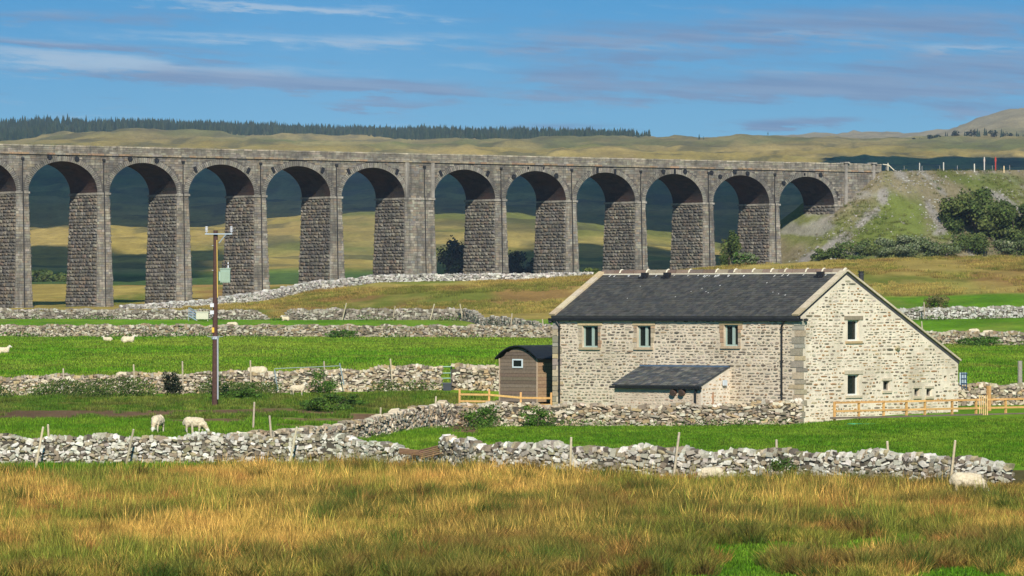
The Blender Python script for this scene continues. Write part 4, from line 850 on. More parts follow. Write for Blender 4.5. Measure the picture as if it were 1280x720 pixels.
# ------------------------------------------------------------------ shepherd hut
def hut():
    A = Vector(((671.5 - 640) / F * 249, 249, 0)); zb, ze, zt = -5.05, -2.72, -2.08; wd = 2.62; L = 5.0
    q = lambda l, g, z: Vector((A.x, A.y, 0)) + GA * l + GG * g + UP * (z + EYE)
    root = thing('shepherd_hut', q(wd / 2, 0, zb - .3), 'small dark brown boarded shepherd hut with curved black roof beside the barn', 'hut')
    arc = lambda u: ze + (zt - ze - .06) * (1 - (2 * u / wd - 1) ** 2)
    nb = 15
    zz = [zb + (zt - .1 - zb) * k / nb for k in range(nb + 1)]
    MB().box(q(.03, .04, zb), GA * (wd - .06), GG * (L - .08), UP * (ze - zb), (.04, .03, .025)).build('hut_core', M['wood'], root)
    for z0, z1 in zip(zz[:-1], zz[1:]):
        z1 -= .012
        us = [wd * k / 16 for k in range(17)]; ok = [u for u in us if arc(u) >= z0 + .01]
        if len(ok) < 2: continue
        a, b = min(ok), max(ok); a2 = [u for u in us if arc(u) >= z1] or [a + (b - a) * .3, a + (b - a) * .7]
        e = .012; a_, b_ = (a, b) if z0 > ze else (0, wd)
        c_, d_ = (min(a2), max(a2)) if z1 > ze else (0, wd)
        pts = [q(a_, -.03, z0), q(b_, -.03, z0), q(d_, -.015, z1), q(c_, -.015, z1), q(a_, .03, z0), q(b_, .03, z0), q(d_, .03, z1), q(c_, .03, z1)]
        MB().shape(pts, [(1, 0, 3, 2), (0, 1, 5, 4), (3, 7, 6, 2), (0, 4, 7, 3), (1, 2, 6, 5)], jc((.155, .115, .085), .16)).build('plank', M['wood'], root)
        if z1 < ze + .05: MB().box(q(-.03, 0, z0), GG * L, GA * .05, UP * (z1 - z0), jc((.34, .22, .13), .14)).build('plank', M['wood'], root)  # side boards painted paler than the end wall, as the sunlit face
    for l_ in (-.04, wd - .02): MB().box(q(l_, -.05, zb - .3), GA * .06, GG * .06, UP * (ze - zb + .3), (.42, .31, .22)).build('corner_trim', M['wood'], root)
    rf = MB(); K = 16; g0, g1 = -.22, L + .15; pr = [(-.2 + (wd + .4) * k / K, 0) for k in range(K + 1)]; pr = [(u, ze - .05 + (zt - ze + .05) * (1 - (2 * (u + .2) / (wd + .4) - 1) ** 2)) for u, _ in pr]
    for k in range(K):
        (u0, z0), (u1, z1) = pr[k], pr[k + 1]
        rf.box(q(u0, g0, z0), q(u1, g0, z1) - q(u0, g0, z0), GG * (g1 - g0), UP * .07, (.016, .018, .022))
    rf.build('curved_roof', M['metal'], root)
    u0 = (671.5 - 655.5) / 47 * wd; fr = MB(); wz0, wz1 = -(460 - 385) / F * 249, -(449 - 385) / F * 249; uc = wd * (671 - 647) / 47
    for (a, b, c, d_) in ((-.36, .36, wz0, wz0 + .07), (-.36, .36, wz1 - .07, wz1), (-.36, -.29, wz0 + .07, wz1 - .07), (.29, .36, wz0 + .07, wz1 - .07)): fr.box(q(uc + a, -.07, c), GA * (b - a), GG * .06, UP * (d_ - c), (.55, .62, .64))
    wn = fr.build('window', M['paint'], root); MB().box(q(uc - .3, -.045, wz0 + .06), GA * .6, GG * .02, UP * (wz1 - wz0 - .12), (.02, .03, .02)).build('pane', M['glass'], wn)
    MB().box(q(.1, .3, zb - .18), GA * (wd - .2), GG * (L - .6), UP * .17, (.03, .03, .03)).build('chassis', M['metal'], root)
    for l_ in (.15, wd - .15):
        for g in (.8, L - .9): MB().tube(q(l_ - .06, g, zb - .22), q(l_ + .06, g, zb - .22), .3, .3, 14, (.03, .03, .03)).build('wheel', M['metal'], root)
hut()
# ------------------------------------------------------------------ utility pole
def pole():
    d = 248.0; b = at(268.5, d); b.z = P(268, 497, d).z if abs(b.z - P(268, 497, d).z) < 1 else b.z; s = d / F
    root = thing('utility_pole', b, 'tall brown wooden electricity pole with green transformer in front of the viaduct', 'utility pole')
    t = P(269.5, 288, d); MB().tube(b - UP * .5, t, .155, .12, 14, (.085, .045, .036)).build('wooden_post', M['wood'], root)
    g = (.32, .38, .42); z = lambda py: P(0, py, d).z; X = lambda px: (px - 640) * s; y = d - .22
    m_ = MB(); m_.cbox((X(273.5), y, z(292.5)), 1.45, .06, .06, g); m_.tube((X(283), y, z(293)), (X(274), y, z(304)), .03, .03, 6, g); m_.build('crossarm', M['metal'], root)
    for px in (258.5, 289.5):
        m_ = MB()
        m_.tube((X(px), y, z(292)), (X(px), y, z(287.5)), .035, .035, 8, (.35, .35, .36))
        for k in range(4): m_.tube((X(px), y, z(289.5) + k * .075), (X(px), y, z(289.5) + k * .075 + .045), .085, .055, 10, (.55, .55, .57))
        m_.build('insulator', M['paint'], root)
    c = (.25, .34, .26); x0 = X(282); m_ = MB().cbox((x0, y, z(345)), .52, .45, .72, c); m_.cbox((x0, y, z(336)), .58, .5, .06, c)
    for k in range(5): m_.cbox((x0 - .2 + k * .1, y - .26, z(346)), .025, .08, .55, (.25, .34, .26))
    tr = m_.build('transformer', M['paint'], root)
    for dx in (-.14, .0, .15):
        m_ = MB(); m_.tube((x0 + dx, y, z(335)), (x0 + dx, y, z(326 + abs(dx) * 12)), .04, .03, 8, (.03, .03, .035) if dx < .1 else (.6, .6, .62)); m_.tube((x0 + dx, y, z(331)), (x0 + dx, y, z(330)), .07, .06, 8, (.1, .08, .07)); m_.build('bushing', M['paint'], tr)
    MB().cbox((X(276.2), y + .05, z(345)), .2, .12, .5, (.3, .4, .32)).build('bracket', M['metal'], root)
    MB().tube((X(271.4), d - .2, z(300)), (X(272.2), d - .22, z(372)), .025, .025, 6, (.62, .42, .1)).build('yellow_cable', M['paint'], root)
    MB().tube((X(272.4), d - .2, z(423)), (X(272.6), d - .2, z(499)), .045, .045, 8, (.42, .43, .45)).build('conduit', M['metal'], root)
    for py in (381.5, 390.5): MB().cbox((X(265.3), d - .12, z(py)), .2, .2, .2, (.55, .56, .58)).tube((X(264), d - .12, z(py + 3)), (X(264), d - .12, z(py + 5.5)), .05, .04, 8, (.1, .1, .1)).build('fuse_box', M['paint'], root)
    MB().cbox((X(266.6), d - .17, z(412.5)), .12, .03, .26, (.75, .42, .03)).build('warning_plate', M['paint'], root)
    m_ = MB()
    for k in range(12):
        a = 2 * math.pi * k / 12; m_.tube((X(269), d, z(422)), (X(269) + .42 * math.cos(a), d + .42 * math.sin(a), z(421) + .02), .012, .01, 5, (.5, .52, .54))
    m_.tube((X(269), d, z(424)), (X(269), d, z(420.5)), .2, .2, 12, (.45, .47, .5)); m_.build('climbing_guard', M['metal'], root)
    # small green number tag and steps
    for py in (307, 338, 395): MB().tube((X(266.5), d - .1, z(py)), (X(265.6), d - .18, z(py)), .025, .02, 6, (.7, .7, .7)).build('step_bolt', M['metal'], root)
pole()
# ------------------------------------------------------------------ metal hurdle, gate, troughs
def metal_hurdle():
    d = 260.9; g = (.26, .33, .35); root = thing('metal_hurdle', at(385, d), 'thin blue grey metal hurdle leaning on the field wall behind the standing sheep', 'metal gate'); z = lambda px, py: P(px, py, d)
    for a, b in (((343, 462), (347.5, 488)), ((424.5, 454), (430, 481))): MB().tube(z(*a), z(*b), .035, .035, 7, g).build('upright', M['metal'], root)
    MB().tube(z(343, 460.8), z(424.5, 457.3), .018, .018, 6, g).build('top_rail', M['metal'], root)
metal_hurdle()
def small_gate():
    d = 262.2; root = thing('field_gate', at(557, d), 'narrow pale green barred gate closing the gap in the field wall', 'gate')
    for py in (458.5, 466.5, 473): MB().tube(P(549, py, d), P(565, py - .2, d), .035, .035, 7, (.18, .30, .22)).build('bar', M['metal'], root)
    for px in (550, 564): MB().tube(P(px, 456.5, d), at(px, d), .04, .04, 7, (.18, .28, .22)).build('stile', M['metal'], root)
    root = thing('water_trough', at(559, 261.3), 'black plastic water trough standing in the gateway', 'trough'); p = P(559, 479, 261.3)
    b = at(559, 261.3); h = .42
    MB().shape([b + Vector((x * s, y * s2, z)) for z, s, s2 in ((0, .9, .9), (h, 1, 1)) for x, y in ((-.25, -.2), (.25, -.2), (.25, .2), (-.25, .2))], [(0, 1, 5, 4), (1, 2, 6, 5), (2, 3, 7, 6), (3, 0, 4, 7), (0, 3, 2, 1)], (.035, .04, .05)).build('tub', M['paint'], root)
    m_ = MB()
    for x, y, a, c in ((-.27, -.22, .54, .05), (-.27, .17, .54, .05)): m_.box(b + Vector((x, y, h - .03)), (a, 0, 0), (0, c, 0), (0, 0, .06), (.06, .065, .08))
    for x in (-.27, .22): m_.box(b + Vector((x, -.17, h - .03)), (.05, 0, 0), (0, .34, 0), (0, 0, .06), (.06, .065, .08))
    m_.build('rim', M['paint'], root); MB().box(b + Vector((-.21, -.16, h - .08)), (.42, 0, 0), (0, .32, 0), (0, 0, .01), (.02, .03, .04)).build('water', M['glass'], root)
small_gate()
def feeder():
    d = 553.; b = at(251, d); root = thing('sheep_feeder', b, 'pale box shaped field feeder standing before the far wall beside the pole', 'feeder'); g = (.5, .48, .36)
    MB().cbox(b + Vector((.2, 0, .62)), 1.45, .9, .8, g).build('bin', M['paint'], root); MB().cbox(b + Vector((.2, -.02, 1.06)), 1.6, 1.0, .1, (.58, .56, .44)).build('lid', M['paint'], root)
    for x in (-.45, .85): MB().cbox(b + Vector((x, -.3, .12)), .08, .08, .3, (.4, .38, .3)).build('leg', M['metal'], root)
    b = at(241, d); root = thing('metal_hurdle', b, 'dark grey slatted metal hurdle propped at the left end of the pale feeder', 'hurdle')
    for k in range(4): MB().cbox(b + Vector((-.0, -.1, .35 + k * .32)), 1.0, .06, .16, jc((.16, .22, .27), .2), ax=(Vector((.85, 0, -.5)), Vector((0, 1, 0)), Vector((.5, 0, .85)))).build('slat', M['metal'], root)
    MB().cbox(b + Vector((-.5, -.1, .8)), .06, .06, 1.6, (.2, .25, .28)).build('upright', M['metal'], root); MB().cbox(b + Vector((.45, -.1, .6)), .06, .06, 1.3, (.2, .25, .28)).build('upright', M['metal'], root)
feeder()
def panel_cage():
    d = 251.; root = thing('field_gate', at(1205, d), 'blue grey metal panel gate between the barn corner and the pasture', 'gate'); z = lambda px, py: P(px, py, d); g = (.4, .5, .56)
    MB().box(z(1199.5, 481), z(1208.5, 481) - z(1199.5, 481), (0, .05, 0), z(0, 466) * 0 + UP * .66, (.35, .42, .45)).build('sheet', M['metal'], root)
    for px in (1202, 1205, 1208): MB().tube(z(px, 465.5), z(px, 486), .03, .03, 6, (.05, .09, .16)).build('bar', M['metal'], root)
    for py in (467, 473, 479): MB().tube(z(1201, py) - Vector((0, .05, 0)), z(1209, py) - Vector((0, .05, 0)), .025, .025, 6, (.05, .09, .16)).build('bar', M['metal'], root)
panel_cage()
m_ = MB(); p = hit(1080, 532, 200); [m_.tube(p + Vector((-.8 + k * .2, math.sin(k) * .15, .06)), p + Vector((-.6 + k * .2, math.sin(k + 1) * .15, .06)), .05, .05, 6, (.02, .26, .12)) for k in range(7)]
tag(m_.build('hose', M['paint'], loc=p), 'green hose lying on the grass in front of the timber fence', 'hose')
# fence posts and signal posts along the railway
for k, (px, py0, py1, c_, lb) in enumerate([(1149.5, 204, 212, (.42, .40, .35), 'white post on the embankment top, the leftmost tall one'), (1179.5, 204, 213, (.42, .40, .35), 'white post on the embankment top, second tall one from the viaduct'), (1218, 206, 215, (.45, .43, .36), 'grey post on the embankment between the white and the red posts'), (1230.5, 198, 213, (.42, .38, .34), 'tall whitish railway post just left of the red post'), (1244.5, 199, 214, (.35, .05, .04), 'red railway post standing on the embankment top'), (1255, 209, 216, (.55, .42, .25), 'short wooden post right of the red railway post')]):
    p = hit(px, py1 + 1, 830, 1000); t_ = p + UP * ((py1 - py0 + 1.5) * p.y / F)
    m_ = MB().cbox((p + t_) / 2, .2 if k != 4 else .22, .2, (t_ - p).z, c_)
    if k in (3, 4): m_.cbox(t_ - UP * .6, .34, .12, .5, (.4, .08, .05) if k == 4 else (.3, .22, .18))
    tag(m_.build('railway_post', M['wood'], loc=p), lb, 'post')
root = thing('railway_fence', vp(200, -1, 27 + EYE), 'thin wire fence with small posts along the embankment top', 'fence')
for k in range(16):
    s = S_END + .5 + k * 4.4; p = vp(s, -.8, 0); p.z = float(embank(p.x, p.y)); MB().cbox(p + UP * .45, .07, .07, .95, jc((.35, .32, .28), .15)).build('post', M['wood'], root)
m_ = MB()
for h in (.45, .95):
    for k in range(21):
        a, b = vp(S_END + .5 + k * 3.2, -.86, 0), vp(S_END + 3.7 + k * 3.2, -.86, 0); m_.tube(Vector((a.x, a.y, float(embank(a.x, a.y)) + h)), Vector((b.x, b.y, float(embank(b.x, b.y)) + h)), .009, .009, 4, (.2, .2, .2))
m_.build('wire', M['metal'], root)
m_ = MB(); p = vp(S_END + .6, -1.2, 0); p.z = float(embank(p.x, p.y))
for a, b in (((0, 0), (0, 1.5)), ((0, 1.2), (1.2, .1)), ((.0, 1.1), (-1.0, 1.25))): m_.tube(p + Vector((a[0], 0, a[1])), p + Vector((b[0], 0, b[1])), .1, .09, 6, (.6, .55, .42))
tag(m_.build('fence_strainer', M['wood'], loc=p), 'pale braced strainer post where the viaduct parapet ends on the embankment', 'post')

# ------------------------------------------------------------------ sheep
def sheep_mesh(pose):
    m_ = MB(); lie = pose == 'lie'; zb = .31 if lie else .64
    def ball(c, rx, ry, rz, tl=0.):
        n1, n2 = 14, 9; P_ = []; f = []
        for j in range(n2 + 1):
            ph = math.pi * j / n2
            for i in range(n1):
                t = 2 * math.pi * i / n1; x, y, z = rx * math.sin(ph) * math.cos(t), ry * math.sin(ph) * math.sin(t), rz * math.cos(ph)
                P_.append((c[0] + x * math.cos(tl) - z * math.sin(tl), c[1] + y, c[2] + x * math.sin(tl) + z * math.cos(tl)))
        for j in range(n2):
            for i in range(n1): f.append((j * n1 + i, (j + 1) * n1 + i, (j + 1) * n1 + (i + 1) % n1, j * n1 + (i + 1) % n1))
        m_.shape(P_, f, (1, 1, 1))
    ball((0, 0, zb), .46, .235, .25); ball((-.28, 0, zb + .02), .27, .23, .25); ball((.26, 0, zb), .25, .21, .24); ball((-.52, 0, zb - .03), .07, .06, .13)
    if pose == 'graze': nk, hd, mz, tl = (.55, .43), (.68, .24), (.75, .11), -1.1; ball((.44, 0, .56), .2, .14, .15, -.7)
    elif pose == 'head_up': nk, hd, mz, tl = (.46, .88), (.55, 1.03), (.68, .98), -.25; ball((.38, 0, .76), .15, .14, .2)
    else: nk, hd, mz, tl = (.45, zb + .22), (.55, zb + .33), (.67, zb + .27), -.35; ball((.38, 0, zb + .1), .16, .15, .17)
    m_.tube((.3, 0, zb + .02), (nk[0], 0, nk[1]), .15, .11, 10); m_.tube((nk[0], 0, nk[1]), (hd[0], 0, hd[1]), .11, .08, 10)
    ball((hd[0], 0, hd[1]), .11, .075, .085, tl); ball((mz[0], 0, mz[1]), .075, .048, .05, tl)
    for s_ in (-1, 1): m_.tube((hd[0] - .05, s_ * .05, hd[1] + .03), (hd[0] - .09, s_ * .17, hd[1] + .03), .032, .02, 6)
    if not lie:
        for x, st in ((-.34, -1), (.3, 1)):
            for s_ in (-1, 1):
                o = .05 * s_ * st; m_.tube((x, s_ * .12, .55), (x + (-.06 if st < 0 else .02) + o, s_ * .13, .28), .085, .045, 8); m_.tube((x + (-.06 if st < 0 else .02) + o, s_ * .13, .29), (x + (.01) + o, s_ * .13, .0), .042, .034, 8)
    else:
        for s_ in (-1, 1): m_.tube((.28, s_ * .2, .09), (.5, s_ * .16, .05), .06, .035, 8); ball((-.28, s_ * .2, .14), .2, .1, .14)
    me = bpy.data.meshes.new('tmp'); me.from_pydata(m_.v, [], m_.f); o = bpy.data.objects.new('tmp', me); C.objects.link(o)
    md = o.modifiers.new('r', 'REMESH'); md.mode = 'VOXEL'; md.voxel_size = .026; sm_ = o.modifiers.new('s', 'SMOOTH'); sm_.iterations = 3; sm_.factor = .5
    dg = bpy.context.evaluated_depsgraph_get(); dg.update(); r = bpy.data.meshes.new_from_object(o.evaluated_get(dg)); bpy.data.objects.remove(o)
    vs = np.array([v.co for v in r.vertices]); nr_ = np.array([v.normal for v in r.vertices]); col = np.ones((len(vs), 3)) * np.array([.58, .49, .34])
    dd = np.sqrt((vs[:, 0] - hd[0] - .04) ** 2 + (vs[:, 2] - hd[1] + .03) ** 2); face = dd < .16; leg = (vs[:, 2] < .36) & (not lie) & ~face
    col *= (.82 + .4 * fbm(vs[:, 0] * 9 + 50, vs[:, 2] * 9 + vs[:, 1] * 7 + 50, 3))[:, None]; col[vs[:, 2] < zb - .12] *= (.86, .82, .76); col[face] = (.62, .57, .47); col[leg] = (.5, .44, .34)
    wl = ~face & ~leg & (vs[:, 2] > .06); vs = vs + nr_ * ((fbm(vs[:, 0] * 16 + 50, vs[:, 2] * 16 + vs[:, 1] * 13 + 50, 3) - .45) * .07 * wl)[:, None]
    r.vertices.foreach_set('co', vs.astype(np.float32).ravel()); set_col(r, col); r.materials.clear(); r.materials.append(M['wool']); r.shade_smooth(); r.name = 'sheep_' + pose; return r
SM = {k: sheep_mesh(k) for k in ('graze', 'head_up', 'lie')}
def sheep(label, pose, p, ang, s=1.0, tone=None):
    o = bpy.data.objects.new('sheep', SM[pose]); C.objects.link(o); o.location = p; o.rotation_euler = (0, 0, R(ang)); o.scale = (s, s, s); tag(o, label, 'sheep', 'sheep in the fields')
sheep('white sheep grazing head on towards the viewer behind the left foreground wall', 'graze', hit(197, 543.5, 200), -105, 1.02)
sheep('cream sheep grazing side on with its head to the right behind the left foreground wall', 'graze', hit(243, 545, 200), -10, .98)
sheep('standing pale sheep with raised head before the metal hurdle', 'head_up', at(372, 257), 15, .78)
sheep('cream sheep back showing over the field wall right of the pole', 'graze', at(321, 266.5), 180, 1.12)
sheep('cream sheep back showing over the field wall left of the dark shrub', 'graze', at(157, 266.5), 0, 1.05)
sheep('sheep resting in the bright pasture below the far wall, the left of two', 'lie', hit(134.5, 427.5, 300), 170, .85)
sheep('sheep resting in the bright pasture with head raised, the right of two', 'lie', hit(160, 429, 300), 0, 1.15)
sheep('lying sheep cut off by the left picture edge in the pasture', 'lie', hit(3, 443.5, 300), 0, 1.1)
sheep('large sheep nearest the left edge before the farther wall', 'graze', hit(4, 397.5, 500), 180, 1.1)
sheep('middle sheep of the trio at the far left before the farther wall', 'graze', hit(22, 397, 500), -80, 1.0)
sheep('right sheep of the trio at the far left before the farther wall', 'graze', hit(33, 397, 500), -70, 1.0)
sheep('lone white sheep grazing before the farther wall left of the pole', 'graze', hit(74, 397, 500), -60, 1.05)
sheep('sheep just behind the even brown wall right of the utility pole', 'graze', at(290, 506), 180, 1.15)
sheep('white sheep in the gap between the two farther walls', 'lie', hit(357, 401, 500), 200, .9)
sheep('sheep lying in the rushes at the foot of the right foreground wall', 'graze', at(889, 172.3), 172, .82)
sheep('big woolly sheep half hidden in the rushes at the far right', 'graze', at(1209, 161.5), -8, 1.08)
sheep('sheep head and back over the brown wall right of the barn, the left of two', 'graze', at(1217, 460), 200, 1.15)
sheep('sheep back over the brown wall right of the barn, the right of two', 'graze', at(1235, 457), 180, 1.08)

# ------------------------------------------------------------------ shrubs and trees
def leaves(mb, cen, rad, n, size, pal, seed=0):
    """leaf-sized faces spread through lumps of a crown"""
    rr = random.Random(seed); lumps = []
    for _ in range(rr.randint(20, 28)):
        a = rr.uniform(0, 2 * math.pi); z = rr.uniform(-.7, .8); k = math.sqrt(max(0, 1 - z * z * .8)) * rr.uniform(.25, .86); lumps.append((k * math.cos(a), k * math.sin(a), z * .8, rr.uniform(.15, .36)))
    for i in range(n):
        lx, ly, lz, lr = rr.choice(lumps); v = Vector((rr.gauss(0, 1), rr.gauss(0, 1), rr.gauss(0, 1))).normalized(); k = lr * (rr.uniform(.5, 1.08) if rr.random() < .9 else rr.uniform(1.05, 1.4))
        p = Vector(cen) + Vector(((lx + v.x * k) * rad[0], (ly + v.y * k) * rad[1], (lz + v.z * k) * rad[2]))
        nn = (v + Vector((rr.gauss(0, .6), rr.gauss(0, .6), rr.gauss(0, .6)))).normalized(); x = nn.orthogonal().normalized(); y = nn.cross(x); s = size * rr.uniform(.6, 1.4)
        c = pal[int((lx * 7 + ly * 5 + 20) * 3) % len(pal)] if rr.random() < .6 else rr.choice(pal)
        mb.face([p + x * s, p + y * s * .7, p - x * s, p - y * s * .7], jc(c, .2))
G1 = [(.075, .11, .026), (.05, .08, .02), (.10, .135, .035), (.125, .15, .042)]
G2 = [(.17, .20, .10), (.13, .165, .07), (.21, .235, .13), (.11, .14, .055)]
G3 = [(.07, .15, .02), (.10, .19, .028), (.05, .10, .018)]
def tree(name, label, base, w_, h_, pal, n=2600, leaf=.22, trunk=True, seed=1, cat='tree', group=None, dy=None):
    root = thing(name, base, label, cat, group); m_ = MB(); hw = w_ / 2
    rr = random.Random(seed + 99)
    for k in range(4 if trunk else 3):
        a = rr.uniform(0, 6.28); t = Vector(base) + Vector((math.cos(a) * hw * .5, math.sin(a) * hw * .5, h_ * rr.uniform(.5, .8))); mdp = Vector(base) + Vector((math.cos(a) * hw * .1, math.sin(a) * hw * .1, h_ * .28)); r0 = h_ * .022
        m_.tube(Vector(base) - UP * .3, mdp, r0 * 1.3, r0 * .8, 6, (.09, .07, .05)); m_.tube(mdp, t, r0 * .8, r0 * .25, 5, (.09, .07, .05))
    m_.build('trunk' if trunk else 'stem', M['wood'], root)
    c = MB(); leaves(c, Vector(base) + UP * h_ * .52, (hw * 1.12, (dy or hw * .95), h_ * .62), int(n * 1.25), leaf, pal, seed); c.build('crown' if trunk else 'foliage', M['leaf'], root)
def hitz(px, py, d0=780, d1=1000): return hit(px, py, d0, d1)
def place(name, label, px0, px1, py0, py1, d, pal, n, leaf, seed, trunk=False, cat='bush', group=None, ground_=True):
    b = at((px0 + px1) / 2, d); zt = P(0, py0, d).z; w_ = (px1 - px0) / F * d; bz = min(b.z, P(0, py1, d).z) if not ground_ else b.z; b.z = bz - .1
    tree(name, label, b, w_ * 1.1, max(.4, (zt - bz) * 1.04), pal, n, leaf, trunk, seed, cat, group)
def dsurf(px, py): return hit(px, py, 705, 1000).y
place('hawthorn_tree', 'big dark green rounded tree on the embankment side at the right', 1180, 1262, 235, 300, dsurf(1215, 296), G1, 11000, .26, 3, True, 'tree', ground_=False)
place('hawthorn_tree', 'dark green tree spreading to the right picture edge beside the biggest tree', 1235, 1300, 256, 308, dsurf(1262, 300), G1, 8000, .26, 4, True, 'tree', ground_=False)
place('willow_bush', 'low dark green bush at the embankment foot, left end of the row', 1024, 1088, 304, 327, dsurf(1055, 318), G1 + G3[:1], 2600, .2, 5, group='bushes at the embankment foot', ground_=False)
place('willow_bush', 'dark low bush touching the left end bush at the embankment foot, nearer the viaduct', 1012, 1050, 309, 328, dsurf(1035, 322), G1, 1800, .2, 31, group='bushes at the embankment foot', ground_=False)
place('willow_bush', 'green bush between the left end bush and the silvery bush', 1068, 1112, 300, 326, dsurf(1090, 317), G1[2:] + G2[1:2], 2600, .2, 32, group='bushes at the embankment foot', ground_=False)
place('willow_bush', 'silvery grey green bush, second in the row at the embankment foot', 1094, 1158, 296, 325, dsurf(1125, 314), G2, 3600, .2, 6, group='bushes at the embankment foot', ground_=False)
place('willow_bush', 'mid green bush between the silvery bush and the big tree', 1140, 1200, 295, 325, dsurf(1170, 314), G1 + G2[:2], 3000, .2, 7, group='bushes at the embankment foot', ground_=False)
place('willow_bush', 'olive green bush below the big dark tree', 1185, 1240, 290, 323, dsurf(1212, 312), G1, 3000, .2, 8, group='bushes at the embankment foot', ground_=False)
place('willow_bush', 'bush at the right end of the row below the spreading tree', 1225, 1290, 300, 322, dsurf(1258, 316), G2[1:] + G1[:2], 2600, .2, 9, group='bushes at the embankment foot', ground_=False)
place('willow_bush', 'dark bush between the two embankment trees, lower branches', 1225, 1300, 283, 312, dsurf(1260, 306), G1, 3000, .22, 19, group='bushes at the embankment foot', ground_=False)
place('hawthorn_bush', 'dark bush at the foot of the last tall pier left of the embankment', 898, 926, 291, 333, 705, G1, 2600, .17, 10)
place('hawthorn_bush', 'pale green low bush right of the dark bush before the last pier', 915, 946, 316, 332, 703, G2[:2] + G3[:1], 1400, .15, 11)
place('hawthorn_bush', 'small yellow green bush by the pier just above the barn roof', 729, 752, 335, 350, 702, [(.12, .15, .03), (.09, .12, .03)], 1200, .14, 12)
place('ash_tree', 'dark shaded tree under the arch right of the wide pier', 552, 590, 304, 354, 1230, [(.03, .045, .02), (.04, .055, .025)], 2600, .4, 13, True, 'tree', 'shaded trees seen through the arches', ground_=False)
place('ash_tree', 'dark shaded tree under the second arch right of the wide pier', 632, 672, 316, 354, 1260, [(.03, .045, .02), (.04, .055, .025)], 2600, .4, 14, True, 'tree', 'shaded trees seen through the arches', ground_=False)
place('ash_tree', 'dark tree beside the blue farm roof under the leftmost full arch', 40, 64, 338, 358, 1230, G1, 1400, .5, 15, True, 'tree', 'distant trees by the farm')
place('ash_tree', 'smaller dark tree left of the blue farm roof', 64, 86, 343, 358, 1235, G1, 1200, .5, 16, True, 'tree', 'distant trees by the farm')
place('juniper_shrub', 'dark upright shrub against the field wall left of the utility pole', 203, 227, 465, 498, 259.5, [(.02, .03, .015), (.03, .04, .02)], 1500, .05, 17, cat='shrub')
place('nettle_clump', 'tall dark green nettle clump before the barn wall left of the hut', 578, 625, 507, 537, 233.5, G3, 2000, .045, 18, cat='nettles', group='nettle clumps')
place('nettle_clump', 'nettle clump against the barn wall in front of the hut', 650, 694, 506, 532, 234.5, G3, 1800, .045, 20, cat='nettles', group='nettle clumps')
place('nettle_clump', 'wide low nettle mound before the field wall right of the standing sheep', 380, 448, 490, 507, 244, G3 + [(.04, .08, .015)], 3000, .05, 21, cat='nettles', group='nettle clumps')
place('nettle_clump', 'nettle clump right of the utility pole foot', 282, 330, 484, 499, 256, G3, 1500, .05, 22, cat='nettles', group='nettle clumps')
place('nettle_clump', 'nettles growing up behind the metal hurdle', 385, 428, 463, 489, 260, G3, 1400, .045, 23, cat='nettles', group='nettle clumps')
place('nettle_clump', 'nettle clump in the rushes at the foot of the right foreground wall', 958, 1000, 573, 592, 172, G3 + [(.10, .12, .03)], 1500, .04, 24, cat='nettles', group='nettle clumps')
place('nettle_clump', 'dark weeds at the foot of the brown wall in the middle of the pasture', 410, 444, 412, 426, 468, G3, 900, .09, 25, cat='nettles', group='nettle clumps')
place('nettle_clump', 'weeds at the foot of the brown wall right of the barn', 1195, 1250, 420, 434, 434, G3, 1400, .09, 26, cat='nettles', group='nettle clumps')
place('gorse_bush', 'brown green rounded scrub mound above the upper right wall', 1150, 1190, 370, 386, 548, [(.16, .14, .045), (.12, .12, .04)], 1600, .1, 27)
# blue roofed farm shed far behind the arches
p = at(102, 1210); root = thing('farm_shed', p, 'tiny farm shed with a blue roof seen under the leftmost full arch', 'shed')
MB().cbox(p + UP * .8, 4.2, 4, 1.6, (.4, .38, .34)).build('wall', M['paint'], root)
m_ = MB(); m_.shape([p + Vector((x, y, z)) for x, y, z in ((-2.4, -2.3, 1.6), (2.4, -2.3, 1.6), (2.4, 2.3, 1.6), (-2.4, 2.3, 1.6), (-2.4, 0, 2.6), (2.4, 0, 2.6))], [(0, 1, 5, 4), (2, 3, 4, 5), (0, 4, 3), (1, 2, 5)], (.12, .25, .45)); m_.build('roof', M['paint'], root)

# weeds along the foot of the walls and rough fringe (uncountable)
def fringe(name, label, segs, pal, leaf, hgt, per_m):
    mb = MB()
    for (px0, d0, px1, d1) in segs:
        a, b = at(px0, d0), at(px1, d1); L = (b - a).length
        for i in range(int(L * per_m)):
            t = random.random(); p = a.lerp(b, t); nz = fbm(t * L / 2.2 + px0, d0 * .3, 3)
            if nz < .47 + random.random() * .1: continue
            x = p.x + random.gauss(0, .25); y = p.y + random.gauss(0, .25); z = gz(x, y) + random.random() ** 1.4 * hgt * (nz * 2 - .4)
            v = Vector((random.gauss(0, 1), random.gauss(0, 1), random.gauss(0, .6))).normalized(); u_ = v.orthogonal().normalized(); s = leaf * random.uniform(.6, 1.5)
            q = Vector((x, y, z)); mb.face([q + u_ * s, q + v.cross(u_) * s * .5, q - u_ * s, q - v.cross(u_) * s * .5], jc(random.choice(pal), .2))
    tag(mb.build(name, M['leaf']), label, 'weeds', kind='stuff')
fringe('nettles', 'nettles and docks growing along the foot of the field wall', [(-20, 260.6, 380, 259.6), (440, 260, 560, 260.6), (0, 258, 350, 257), (-20, 259.5, 330, 259)], [(.07, .12, .022), (.10, .15, .03), (.045, .08, .018), (.13, .16, .04)], .06, .95, 420)
fringe('weeds', 'weeds and long grass at the foot of the barn wall', [(480, 221, 640, 235), (640, 235, 760, 234), (760, 233.8, 990, 232.2), (330, 204, 480, 216)], G3 + [(.1, .13, .03)], .05, .45, 120)
